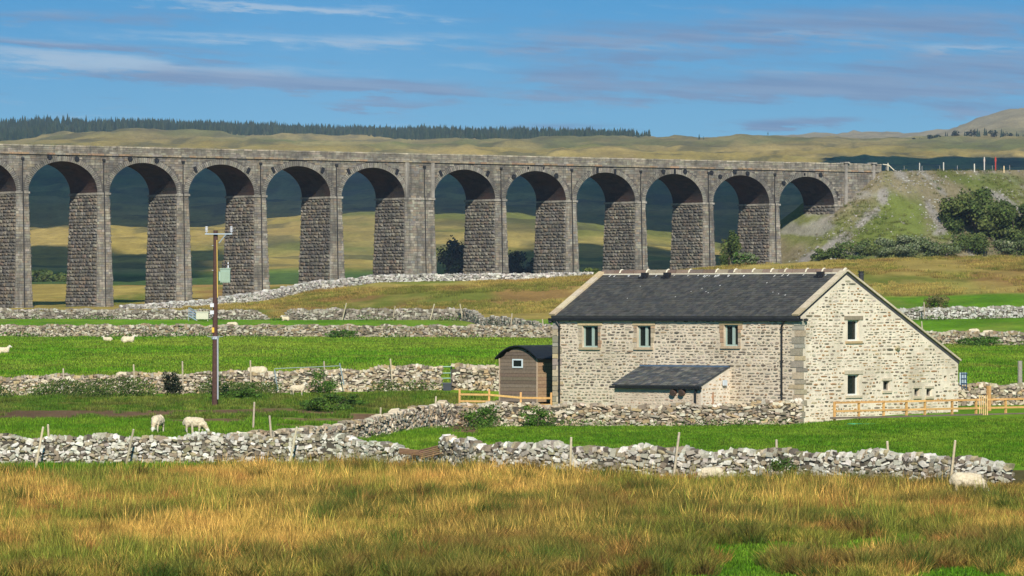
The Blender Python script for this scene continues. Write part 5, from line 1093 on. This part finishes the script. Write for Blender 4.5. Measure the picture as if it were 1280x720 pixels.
fringe('rough_grass', 'rough grass fringe along the feet of the distant walls', [(0, 481, 690, 460), (1140, 438, 1290, 434), (340, 556, 590, 553), (1120, 529, 1290, 529), (0, 558, 330, 557)], G3 + [(.10, .12, .03)], .12, .55, 34)
fringe('embankment_scrub', 'low scrub at the toe of the embankment', [(1000, 842, 1180, 845), (1180, 845, 1290, 845)], G1 + G2, .22, 2.4, 60)

# ------------------------------------------------------------------ conifer plantation on the ridge (one far wood)
def conifer(mb, p, h, col):
    n = 6; r = h * random.uniform(.17, .24)
    for k in range(3):
        z0, z1 = h * (.06 + .27 * k), h * (.52 + .24 * k); rk = r * (1 - .28 * k); a0 = random.random()
        ring = [p + Vector((math.cos(a0 + i * math.pi / n) * rk * (1 if i % 2 else .62), math.sin(a0 + i * math.pi / n) * rk * (1 if i % 2 else .62), z0 - (.03 * h if i % 2 else 0))) for i in range(2 * n)]
        mb.shape(ring + [p + UP * z1], [(i, (i + 1) % (2 * n), 2 * n) for i in range(2 * n)], jc(col, .2))
mb = MB()
CONC = [(.030, .050, .026), (.022, .040, .022), (.045, .062, .03)]
for i in range(8500):
    px = random.uniform(-60, 812); t = random.random(); lo = float(np.interp(px, [-60, 0, 20, 60, 160, 250, 400, 500, 805], [6330, 6330, 6330, 6700, 6900, 6600, 6520, 6360, 6400])); d = lo + t * (7400 - lo)
    if px > 740 and random.random() < (px - 740) / 90: continue
    x = (px - 640) / F * d; hh = random.triangular(8, 18, 13) * (1 if d > lo + 60 else .9) * float(np.interp(px, [0, 120, 300, 810], [1.15, 1.15, 1, .95])); conifer(mb, Vector((x, d, float(ground(x, d)) - .5)), hh, random.choice(CONC))
tag(mb.build('conifer_plantation', M['conifer']), 'dark conifer plantation along the ridge on the left skyline', 'forest', kind='stuff')
for px, h, d, lb in [(874, 8, 6230, 'pointed lone conifer on the skyline right of the plantation'), (879.5, 5, 6230, 'small conifer beside the pointed one on the skyline'), (806, 11, 6380, 'conifer standing just off the right end of the plantation'), (960, 4, 6240, 'tiny bush on the bare skyline above the viaduct')]:
    root = thing('conifer', at(px, d), lb, 'tree'); b = at(px, d); c_ = MB(); conifer(c_, b, h, CONC[0]); c_.build('crown', M['conifer'], root); MB().tube(b - UP, b + UP * h * .3, .25, .2, 5, (.08, .06, .05)).build('trunk', M['wood'], root)
rt = [(1142, 5, 0), (1150, 6, 1), (1163, 7, 0), (1172, 6, 0), (1182, 7, 1), (1195, 8, 0), (1206, 8, 1), (1214, 10, 0), (1222, 12, 1), (1231, 12, 1), (1241, 10, 0), (1252, 13, 1), (1259, 11, 0), (1271, 14, 1), (1279, 12, 1)]
names = ['first', 'second', 'third', 'fourth', 'fifth', 'sixth', 'seventh', 'eighth', 'ninth', 'tenth', 'eleventh', 'twelfth', 'thirteenth', 'fourteenth', 'fifteenth']
for k, (px, h, con) in enumerate(rt):
    b = at(px, 6300); lb = 'dark skyline tree below the right hand fell, %s from the left' % names[k]
    if con: root = thing('conifer', b, lb, 'tree', 'trees below the right hand fell'); c_ = MB(); conifer(c_, b, h, CONC[0]); conifer(c_, b + Vector((2.5, 1, 0)), h * .8, CONC[1]); c_.build('crown', M['conifer'], root); MB().tube(b - UP, b + UP * h * .3, .25, .2, 5, (.08, .06, .05)).build('trunk', M['wood'], root)
    else: tree('broadleaf_tree', lb, b - UP * .5, h * 1.5, h, [(.04, .06, .03), (.03, .045, .02)], 260, .9, True, 40 + k, 'tree', 'trees below the right hand fell')

# ------------------------------------------------------------------ grass, rushes: instanced clumps on the meadow
def blade_mat(name, dry, mid, green, scale_x, thr=(.42, .6)):
    m = bpy.data.materials.new(name); m.use_nodes = True; t = NT(m.node_tree); b = t.n['Principled BSDF']
    pos = t.new('ShaderNodeNewGeometry').outputs['Position']; oi = t.new('ShaderNodeObjectInfo').outputs['Random']; a = t.new('ShaderNodeAttribute', attribute_name='Col')
    n = t.m('ADD', t.noise(pos, scale_x, 4, .6, (1, .45, 1)), t.m('MULTIPLY', t.m('SUBTRACT', oi, .5), .22))
    c = t.mix(t.ramp(n, thr[0], thr[1]), green, dry); n2 = t.noise(pos, scale_x * 2.7, 4, .6, (1, .5, 1)); c = t.mix(t.ramp(n2, .5, .66), c, mid)
    n3_ = t.m('MULTIPLY_ADD', t.ramp(t.noise(pos, scale_x * 5.5, 3, .6, (1, .7, 0.1)), .3, .7), .75, .62); cc = t.new('ShaderNodeCombineXYZ'); [t.link(n3_, cc.inputs[i]) for i in range(3)]; c = t.mix(1., c, cc.outputs[0], 'MULTIPLY')
    c = t.mix(1., c, a.outputs['Color'], 'MULTIPLY'); b.inputs['Roughness'].default_value = .8; b.inputs['Specular IOR Level'].default_value = .15
    t.link(c, b.inputs['Base Color']); tr = t.new('ShaderNodeBsdfTranslucent'); t.link(c, tr.inputs[0]); mx = t.new('ShaderNodeMixShader'); mx.inputs[0].default_value = .3
    t.link(b.outputs[0], mx.inputs[1]); t.link(tr.outputs[0], mx.inputs[2]); t.link(mx.outputs[0], t.n['Material Output'].inputs[0]); return m
M['straw'] = blade_mat('straw_grass', (.66, .425, .105), (.50, .24, .07), (.23, .26, .04), .16, (.44, .58))
M['moor'] = blade_mat('moor_grass', (.52, .38, .11), (.38, .24, .08), (.22, .235, .045), .05, (.40, .55))
M['pasture'] = blade_mat('pasture_turf', (.29, .38, .04), (.24, .30, .04), (.13, .30, .012), .05, (.40, .62))
M['yard'] = blade_mat('yard_turf', (.24, .27, .05), (.20, .20, .05), (.10, .20, .02), .14)
M['rush'] = blade_mat('soft_rush', (.37, .29, .07), (.31, .165, .052), (.125, .19, .03), .2, (.45, .62))
M['turf'] = blade_mat('green_turf', (.215, .345, .03), (.15, .275, .018), (.105, .255, .012), .3)
def clump(name, n, spread, h, wd, lean, mat, seeds, tip=1.15):
    col_ = bpy.data.collections.new(name)
    for s in range(seeds):
        m_ = MB(); rr = random.Random(s * 13 + 5)
        for k in range(n):
            a = rr.uniform(0, 6.283); r = spread * math.sqrt(rr.random()); x, y = r * math.cos(a), r * math.sin(a); hh = h * rr.uniform(.5, 1.15); la = rr.uniform(0, 6.283); ll = hh * lean * rr.random()
            ox, oy = x / spread * hh * lean * .8 + math.cos(la) * ll, y / spread * hh * lean * .8 + math.sin(la) * ll; fa = rr.uniform(0, 3.14); dx, dy = math.cos(fa) * wd / 2, math.sin(fa) * wd / 2; c0 = rr.choice([.35, .6, .8, 1., 1.35])
            m_.face([(x - dx, y - dy, -.05), (x + dx, y + dy, -.05), (x + ox * .4 + dx * .8, y + oy * .4 + dy * .8, hh * .6), (x + ox * .4 - dx * .8, y + oy * .4 - dy * .8, hh * .6)], (c0 * .75, c0 * .8, c0 * .7))
            m_.face([(x + ox * .4 - dx * .8, y + oy * .4 - dy * .8, hh * .6), (x + ox * .4 + dx * .8, y + oy * .4 + dy * .8, hh * .6), (x + ox, y + oy, hh)], (c0 * tip, c0 * tip * .95, c0 * tip * .9))
        me = bpy.data.meshes.new(name); me.from_pydata(m_.v, [], m_.f); at_ = me.attributes.new('Col', 'FLOAT_COLOR', 'FACE'); q = np.ones((len(m_.f), 4), np.float32); q[:, :3] = m_.c; at_.data.foreach_set('color', q.ravel()); me.materials.append(mat)
        col_.objects.link(bpy.data.objects.new(name, me))
    return col_
def scatter(name, label, cat, pts, scl, coll, nvar):
    n = len(pts); me = bpy.data.meshes.new(name); me.from_pydata(pts.tolist(), [], [])
    a = me.attributes.new('scl', 'FLOAT_VECTOR', 'POINT'); a.data.foreach_set('vector', scl.astype(np.float32).ravel())
    rot = np.zeros((n, 3), np.float32); rot[:, 2] = RNG.uniform(0, 6.28, n); rot[:, 0] = RNG.normal(0, .08, n); rot[:, 1] = RNG.normal(.05, .08, n); a = me.attributes.new('rot', 'FLOAT_VECTOR', 'POINT'); a.data.foreach_set('vector', rot.ravel())
    a = me.attributes.new('idx', 'INT', 'POINT'); a.data.foreach_set('value', RNG.integers(0, nvar, n).astype(np.int32))
    o = mesh_obj(name, me); md = o.modifiers.new('scatter', 'NODES'); g = bpy.data.node_groups.new(name, 'GeometryNodeTree'); md.node_group = g
    g.interface.new_socket('Geometry', in_out='INPUT', socket_type='NodeSocketGeometry'); g.interface.new_socket('Geometry', in_out='OUTPUT', socket_type='NodeSocketGeometry')
    N = g.nodes; gi = N.new('NodeGroupInput'); go = N.new('NodeGroupOutput'); ip = N.new('GeometryNodeInstanceOnPoints'); ci = N.new('GeometryNodeCollectionInfo'); ci.inputs['Collection'].default_value = coll; ci.inputs['Separate Children'].default_value = True; ci.inputs['Reset Children'].default_value = True
    def na(nm, ty): q = N.new('GeometryNodeInputNamedAttribute'); q.data_type = ty; q.inputs['Name'].default_value = nm; return q.outputs['Attribute']
    l = g.links.new; l(gi.outputs[0], ip.inputs['Points']); l(ci.outputs[0], ip.inputs['Instance']); ip.inputs['Pick Instance'].default_value = True; l(na('idx', 'INT'), ip.inputs['Instance Index']); l(na('rot', 'FLOAT_VECTOR'), ip.inputs['Rotation']); l(na('scl', 'FLOAT_VECTOR'), ip.inputs['Scale']); l(ip.outputs[0], go.inputs[0])
    tag(o, label, cat, kind='stuff')
cs = clump('straw_clump', 44, .34, .46, .014, .6, M['straw'], 7); cr = clump('rush_clump', 80, .2, .78, .016, .62, M['rush'], 7, .95); cg = clump('stalk_clump', 18, .2, .82, .017, .34, M['straw'], 5, 1.35)
cy_ = clump('yard_clump', 40, .3, .13, .02, .6, M['yard'], 4, 1.1); ct = clump('turf_clump', 40, .3, .13, .02, .5, M['turf'], 4, 1.1); cm = clump('moor_clump', 30, .5, .34, .03, .6, M['moor'], 5); cp_ = clump('pasture_clump', 22, .7, .14, .05, .5, M['pasture'], 4, 1.1)
def field(n, d0, d1, mask, hs, px0=-60, px1=1340):
    u = RNG.random(n); d = np.sqrt(d0 ** 2 + u * (d1 ** 2 - d0 ** 2)); px = RNG.uniform(px0, px1, n); x = (px - 640) / F * d; keep = RNG.random(n) < mask(x, d, px); x, d, px = x[keep], d[keep], px[keep]
    z = full(x, d); s = RNG.uniform(.65, 1.25, len(x)) * hs(x, d, px); return np.stack([x, d, z], -1), np.stack([RNG.uniform(.8, 1.3, len(x)), RNG.uniform(.8, 1.3, len(x)), s], -1)
def tufts(ncen, d0, d1, mask, per, rad, hmin, hmax):
    """tussocks: clumps crowded round centres, tallest in the middle"""
    n = ncen; d = np.sqrt(d0 ** 2 + RNG.random(n) * (d1 ** 2 - d0 ** 2)); px = RNG.uniform(-60, 1340, n); x = (px - 640) / F * d; keep = RNG.random(n) < mask(x, d, px); x, d = x[keep], d[keep]
    R_ = RNG.uniform(.45, 1, len(x)) * rad; H_ = RNG.uniform(hmin, hmax, len(x)); rep = np.maximum(2, (per * (R_ / rad) ** 1.5).astype(int)); i = np.repeat(np.arange(len(x)), rep)
    a = RNG.uniform(0, 6.283, len(i)); q = np.sqrt(RNG.random(len(i))); X = x[i] + np.cos(a) * q * R_[i]; Y = d[i] + np.sin(a) * q * R_[i]; hh = H_[i] * (1 - .45 * q * q) * RNG.uniform(.85, 1.12, len(i))
    hh = hh * np.where(Y > front(640 + F * X / Y) - 2.5, .55, 1.); ok = Y < front(640 + F * X / Y) - .4; X, Y, hh = X[ok], Y[ok], hh[ok]
    return np.stack([X, Y, full(X, Y)], -1), np.stack([RNG.uniform(.8, 1.25, len(X)), RNG.uniform(.8, 1.25, len(X)), hh], -1)
def bare(x, d, px):      # openings where the short green turf shows
    k = sm(.58, .62, fbm(x / 3 + 30, d / 6 + 11, 4)) * np.interp(px, [0, 700, 900, 1280], [.12, .4, 1, 1]) * (d < 141)
    k2 = sm(0, 1.5, d - np.interp(px, [-60, 190, 340, 520, 560], [175, 176, 182, 184, 190])) * (px < 560); return np.clip(k + k2, 0, 1)
front = lambda px: np.interp(px, [-60, 300, 500, 560, 800, 1000, 1262, 1340], [186, 186.5, 185, 183.5, 177.2, 174, 168.6, 168])
lowl = lambda x, d, px: np.where(d > front(px) - 2.5, .6, 1.0)
gold = lambda x, d, px: np.interp(px, [0, 600, 800, 1280], [.08, .04, -.05, -.12]) + np.interp(d, [118, 132, 150, 175, 186], [-.12, -.06, .06, .05, -.02])
pt, sc_ = field(42000, 118, 187, lambda x, d, px: (d < front(px)) * (1 - bare(x, d, px)) * (.45 + .55 * sm(.36, .55, fbm(x / 7 + 3, d / 14, 4) + gold(x, d, px))), lambda x, d, px: lowl(x, d, px) * (.55 + .75 * fbm(x / 1.6, d / 2.2 + 4, 3)))
scatter('straw_grass', 'tawny straw coloured grass of the foreground meadow', 'grass', pt, sc_, cs, 7)
pt, sc_ = tufts(3600, 118, 186, lambda x, d, px: (1 - bare(x, d, px)) * sm(.38, .6, fbm(x / 6 + 60, d / 12 + 20, 4) - gold(x, d, px) * .9 + .03), 8, .62, .6, 1.15)
scatter('soft_rushes', 'dark green and brown soft rushes growing in round tufts through the meadow', 'rushes', pt, sc_, cr, 7)
pt, sc_ = tufts(1500, 122, 184, lambda x, d, px: (1 - bare(x, d, px)) * sm(.42, .6, fbm(x / 4 + 90, d / 9 + 8, 4) + gold(x, d, px)), 6, .7, .6, 1.2)
scatter('tall_straw', 'tall pale seeding stalks standing in tufts above the meadow grass', 'grass', pt, sc_, cg, 5)
pt, sc_ = field(14000, 117, 187, lambda x, d, px: (d < front(px)) * bare(x, d, px), lambda x, d, px: 1.1 + 0 * x)
scatter('meadow_turf', 'bright green turf showing in openings of the rush meadow', 'grass', pt, sc_, ct, 4)
pt, sc_ = field(9000, 234, 259, lambda x, d, px: (px < 612) * (1 - .96 * sm(.41, .47, fbm(x / 5 + 40, d / 3.2, 4)) * (d > 224) * (d < 246)), lambda x, d, px: .6 + 2.4 * fbm(x / 2.5, d / 3, 3) ** 1.5)
scatter('yard_grass', 'uneven rough grass of the yard left of the hut', 'grass', pt, sc_, cy_, 4)
pt, sc_ = field(60000, 262.5, 478, lambda x, d, px: .5 + .5 * sm(.4, .6, fbm(x / 3, d / 14, 3)), lambda x, d, px: .5 + 1.0 * fbm(x / 4, d / 20 + 6, 3))
scatter('pasture_grass', 'short bright green grass of the large pasture between the field walls', 'grass', pt, sc_, cp_, 4)
pt, sc_ = field(26000, 188, 234, lambda x, d, px: .9 * (1 - ((px < 600) * (d > 224) * (d < 248) * sm(.41, .47, fbm(x / 5 + 40, d / 3.2, 4)))), lambda x, d, px: 1.0 + .8 * (px < 560))
pt, sc_ = field(5200, 122, 182, lambda x, d, px: (d < front(px) - 2) * (1 - bare(x, d, px)) * sm(.5, .64, fbm(x / 2.2 + 90, d / 5 + 8, 4) + np.interp(px, [0, 700, 1280], [.06, .03, -.02]) + (d - 145) * .0012), lambda x, d, px: 1.0 + 0 * x)
scatter('tall_straw', 'tall pale seeding stalks standing in tufts above the meadow grass', 'grass', pt, sc_, cg, 5)
pt, sc_ = field(9000, 117, 187, lambda x, d, px: (d < front(px)) * bare(x, d, px), lambda x, d, px: 1.1 + 0 * x)
scatter('meadow_turf', 'bright green turf showing in openings of the rush meadow', 'grass', pt, sc_, ct, 4)
pt, sc_ = field(26000, 188, 234, lambda x, d, px: .9 * (1 - ((px < 600) * (d > 224) * (d < 248) * sm(.5, .58, fbm(x / 5 + 40, d / 3.2, 4)))), lambda x, d, px: 1.0 + .8 * (px < 560))
scatter('turf', 'short green grass of the paddocks behind the foreground wall', 'grass', pt, sc_, ct, 4)
pt, sc_ = field(30000, 565, 712, lambda x, d, px: (d > np.interp(px, [0, 1100, 1280], [568, 600, 598])) * (px > 230) * sm(.35, .6, fbm(x / 9 + 70, d / 22, 4)), lambda x, d, px: 1.0 + 0 * x)
scatter('moor_grass', 'tufts of tawny moor grass on the slope below the viaduct', 'grass', pt, sc_, cm, 5)

u_ = RNG.random(9000); S2 = RNG.uniform(152, 258, 9000); W2 = -RNG.uniform(1, 36, 9000); X2 = VO[0] + VT[0] * S2 + VN[0] * W2; Y2 = VO[1] + VT[1] * S2 + VN[1] * W2; Z2 = embank(X2, Y2); ok = (Z2 > ground(X2, Y2) - .3) & (u_ < sm(.38, .6, fbm(S2 / 6 + 3, W2 / 7, 4)) * .9 + .1)
pt = np.stack([X2, Y2, Z2], -1)[ok]; sc_ = np.stack([RNG.uniform(.6, 1.2, len(pt)), RNG.uniform(.6, 1.2, len(pt)), RNG.uniform(.3, 1.0, len(pt))], -1)
M['bank'] = blade_mat('bank_grass', (.22, .20, .07), (.20, .14, .06), (.11, .17, .03), .12, (.42, .58)); cb = clump('bank_clump', 26, .5, .42, .045, .8, M['bank'], 4)
scatter('embankment_grass', 'rough tufty grass and weeds on the railway embankment', 'grass', pt, sc_, cb, 4)

# ------------------------------------------------------------------ clouds that throw the shade on the far hills
def cloud(px0, px1, d0, d1, seed, lumpy=.1):
    H = 900.; rr = random.Random(seed); k = (H - 60) / math.tan(SUN_EL)
    x0, x1 = (px0 - 640) / F * (d0 + d1) / 2, (px1 - 640) / F * (d0 + d1) / 2; cx, cy = (x0 + x1) / 2 + math.sin(SUN_AZ) * k, (d0 + d1) / 2 - math.cos(SUN_AZ) * k; ax, ay = (x1 - x0) / 2, (d1 - d0) / 2
    n = 72; P4 = 3.2; rings = []
    for (sc2, dz) in ((.75, -10), (.95, 0), (1., 12), (.93, 40), (.7, 75), (.35, 100)):
        rg = []
        for i in range(n):
            a = 2 * math.pi * i / n; c_, s_ = math.cos(a), math.sin(a); r = 1 / (abs(c_) ** P4 + abs(s_) ** P4) ** (1 / P4); r *= sc2 * (1 + lumpy * (math.sin(3 * a + seed) * .5 + math.sin(7 * a + seed * 2) * .35 + math.sin(17 * a + seed) * .2))
            rg.append((cx + ax * r * c_, cy + ay * r * s_, H + dz + 14 * math.sin(9 * a + sc2 * 9)))
        rings.append(rg)
    v = [p for r in rings for p in r]; f = []
    for j in range(len(rings) - 1):
        for i in range(n): f.append((j * n + i, j * n + (i + 1) % n, (j + 1) * n + (i + 1) % n, (j + 1) * n + i))
    f.append(tuple(range(n))[::-1]); f.append(tuple(range((len(rings) - 1) * n, len(rings) * n)))
    me = bpy.data.meshes.new('cloud'); me.from_pydata(v, [], f); me.shade_smooth(); me.materials.append(M['cloud']); tag(mesh_obj('cloud', me), kind='structure')
cloud(-700, 2000, 2790, 5350, 1, .05)
cloud(-700, 262, 1080, 2120, 2, .14)
cloud(520, 1500, 1080, 2100, 3, .12)
cloud(1010, 2000, 5200, 5560, 4, .05)

# ------------------------------------------------------------------ haze
hz = MB().box((-3000, -30, -14), (6000, 0, 0), (0, 10300, 0), (0, 0, 14 + 870), (1, 1, 1)); hm = bpy.data.materials.new('haze'); hm.use_nodes = True; t = NT(hm.node_tree)
t.n.remove(t.n['Principled BSDF']); pv = t.new('ShaderNodeVolumePrincipled'); pv.inputs['Color'].default_value = (.55, .70, 1, 1); pv.inputs['Density'].default_value = 4.2e-5; pv.inputs['Anisotropy'].default_value = 0.0
t.link(pv.outputs[0], t.n['Material Output'].inputs['Volume']); hz.build('haze', hm)['kind'] = 'stuff'
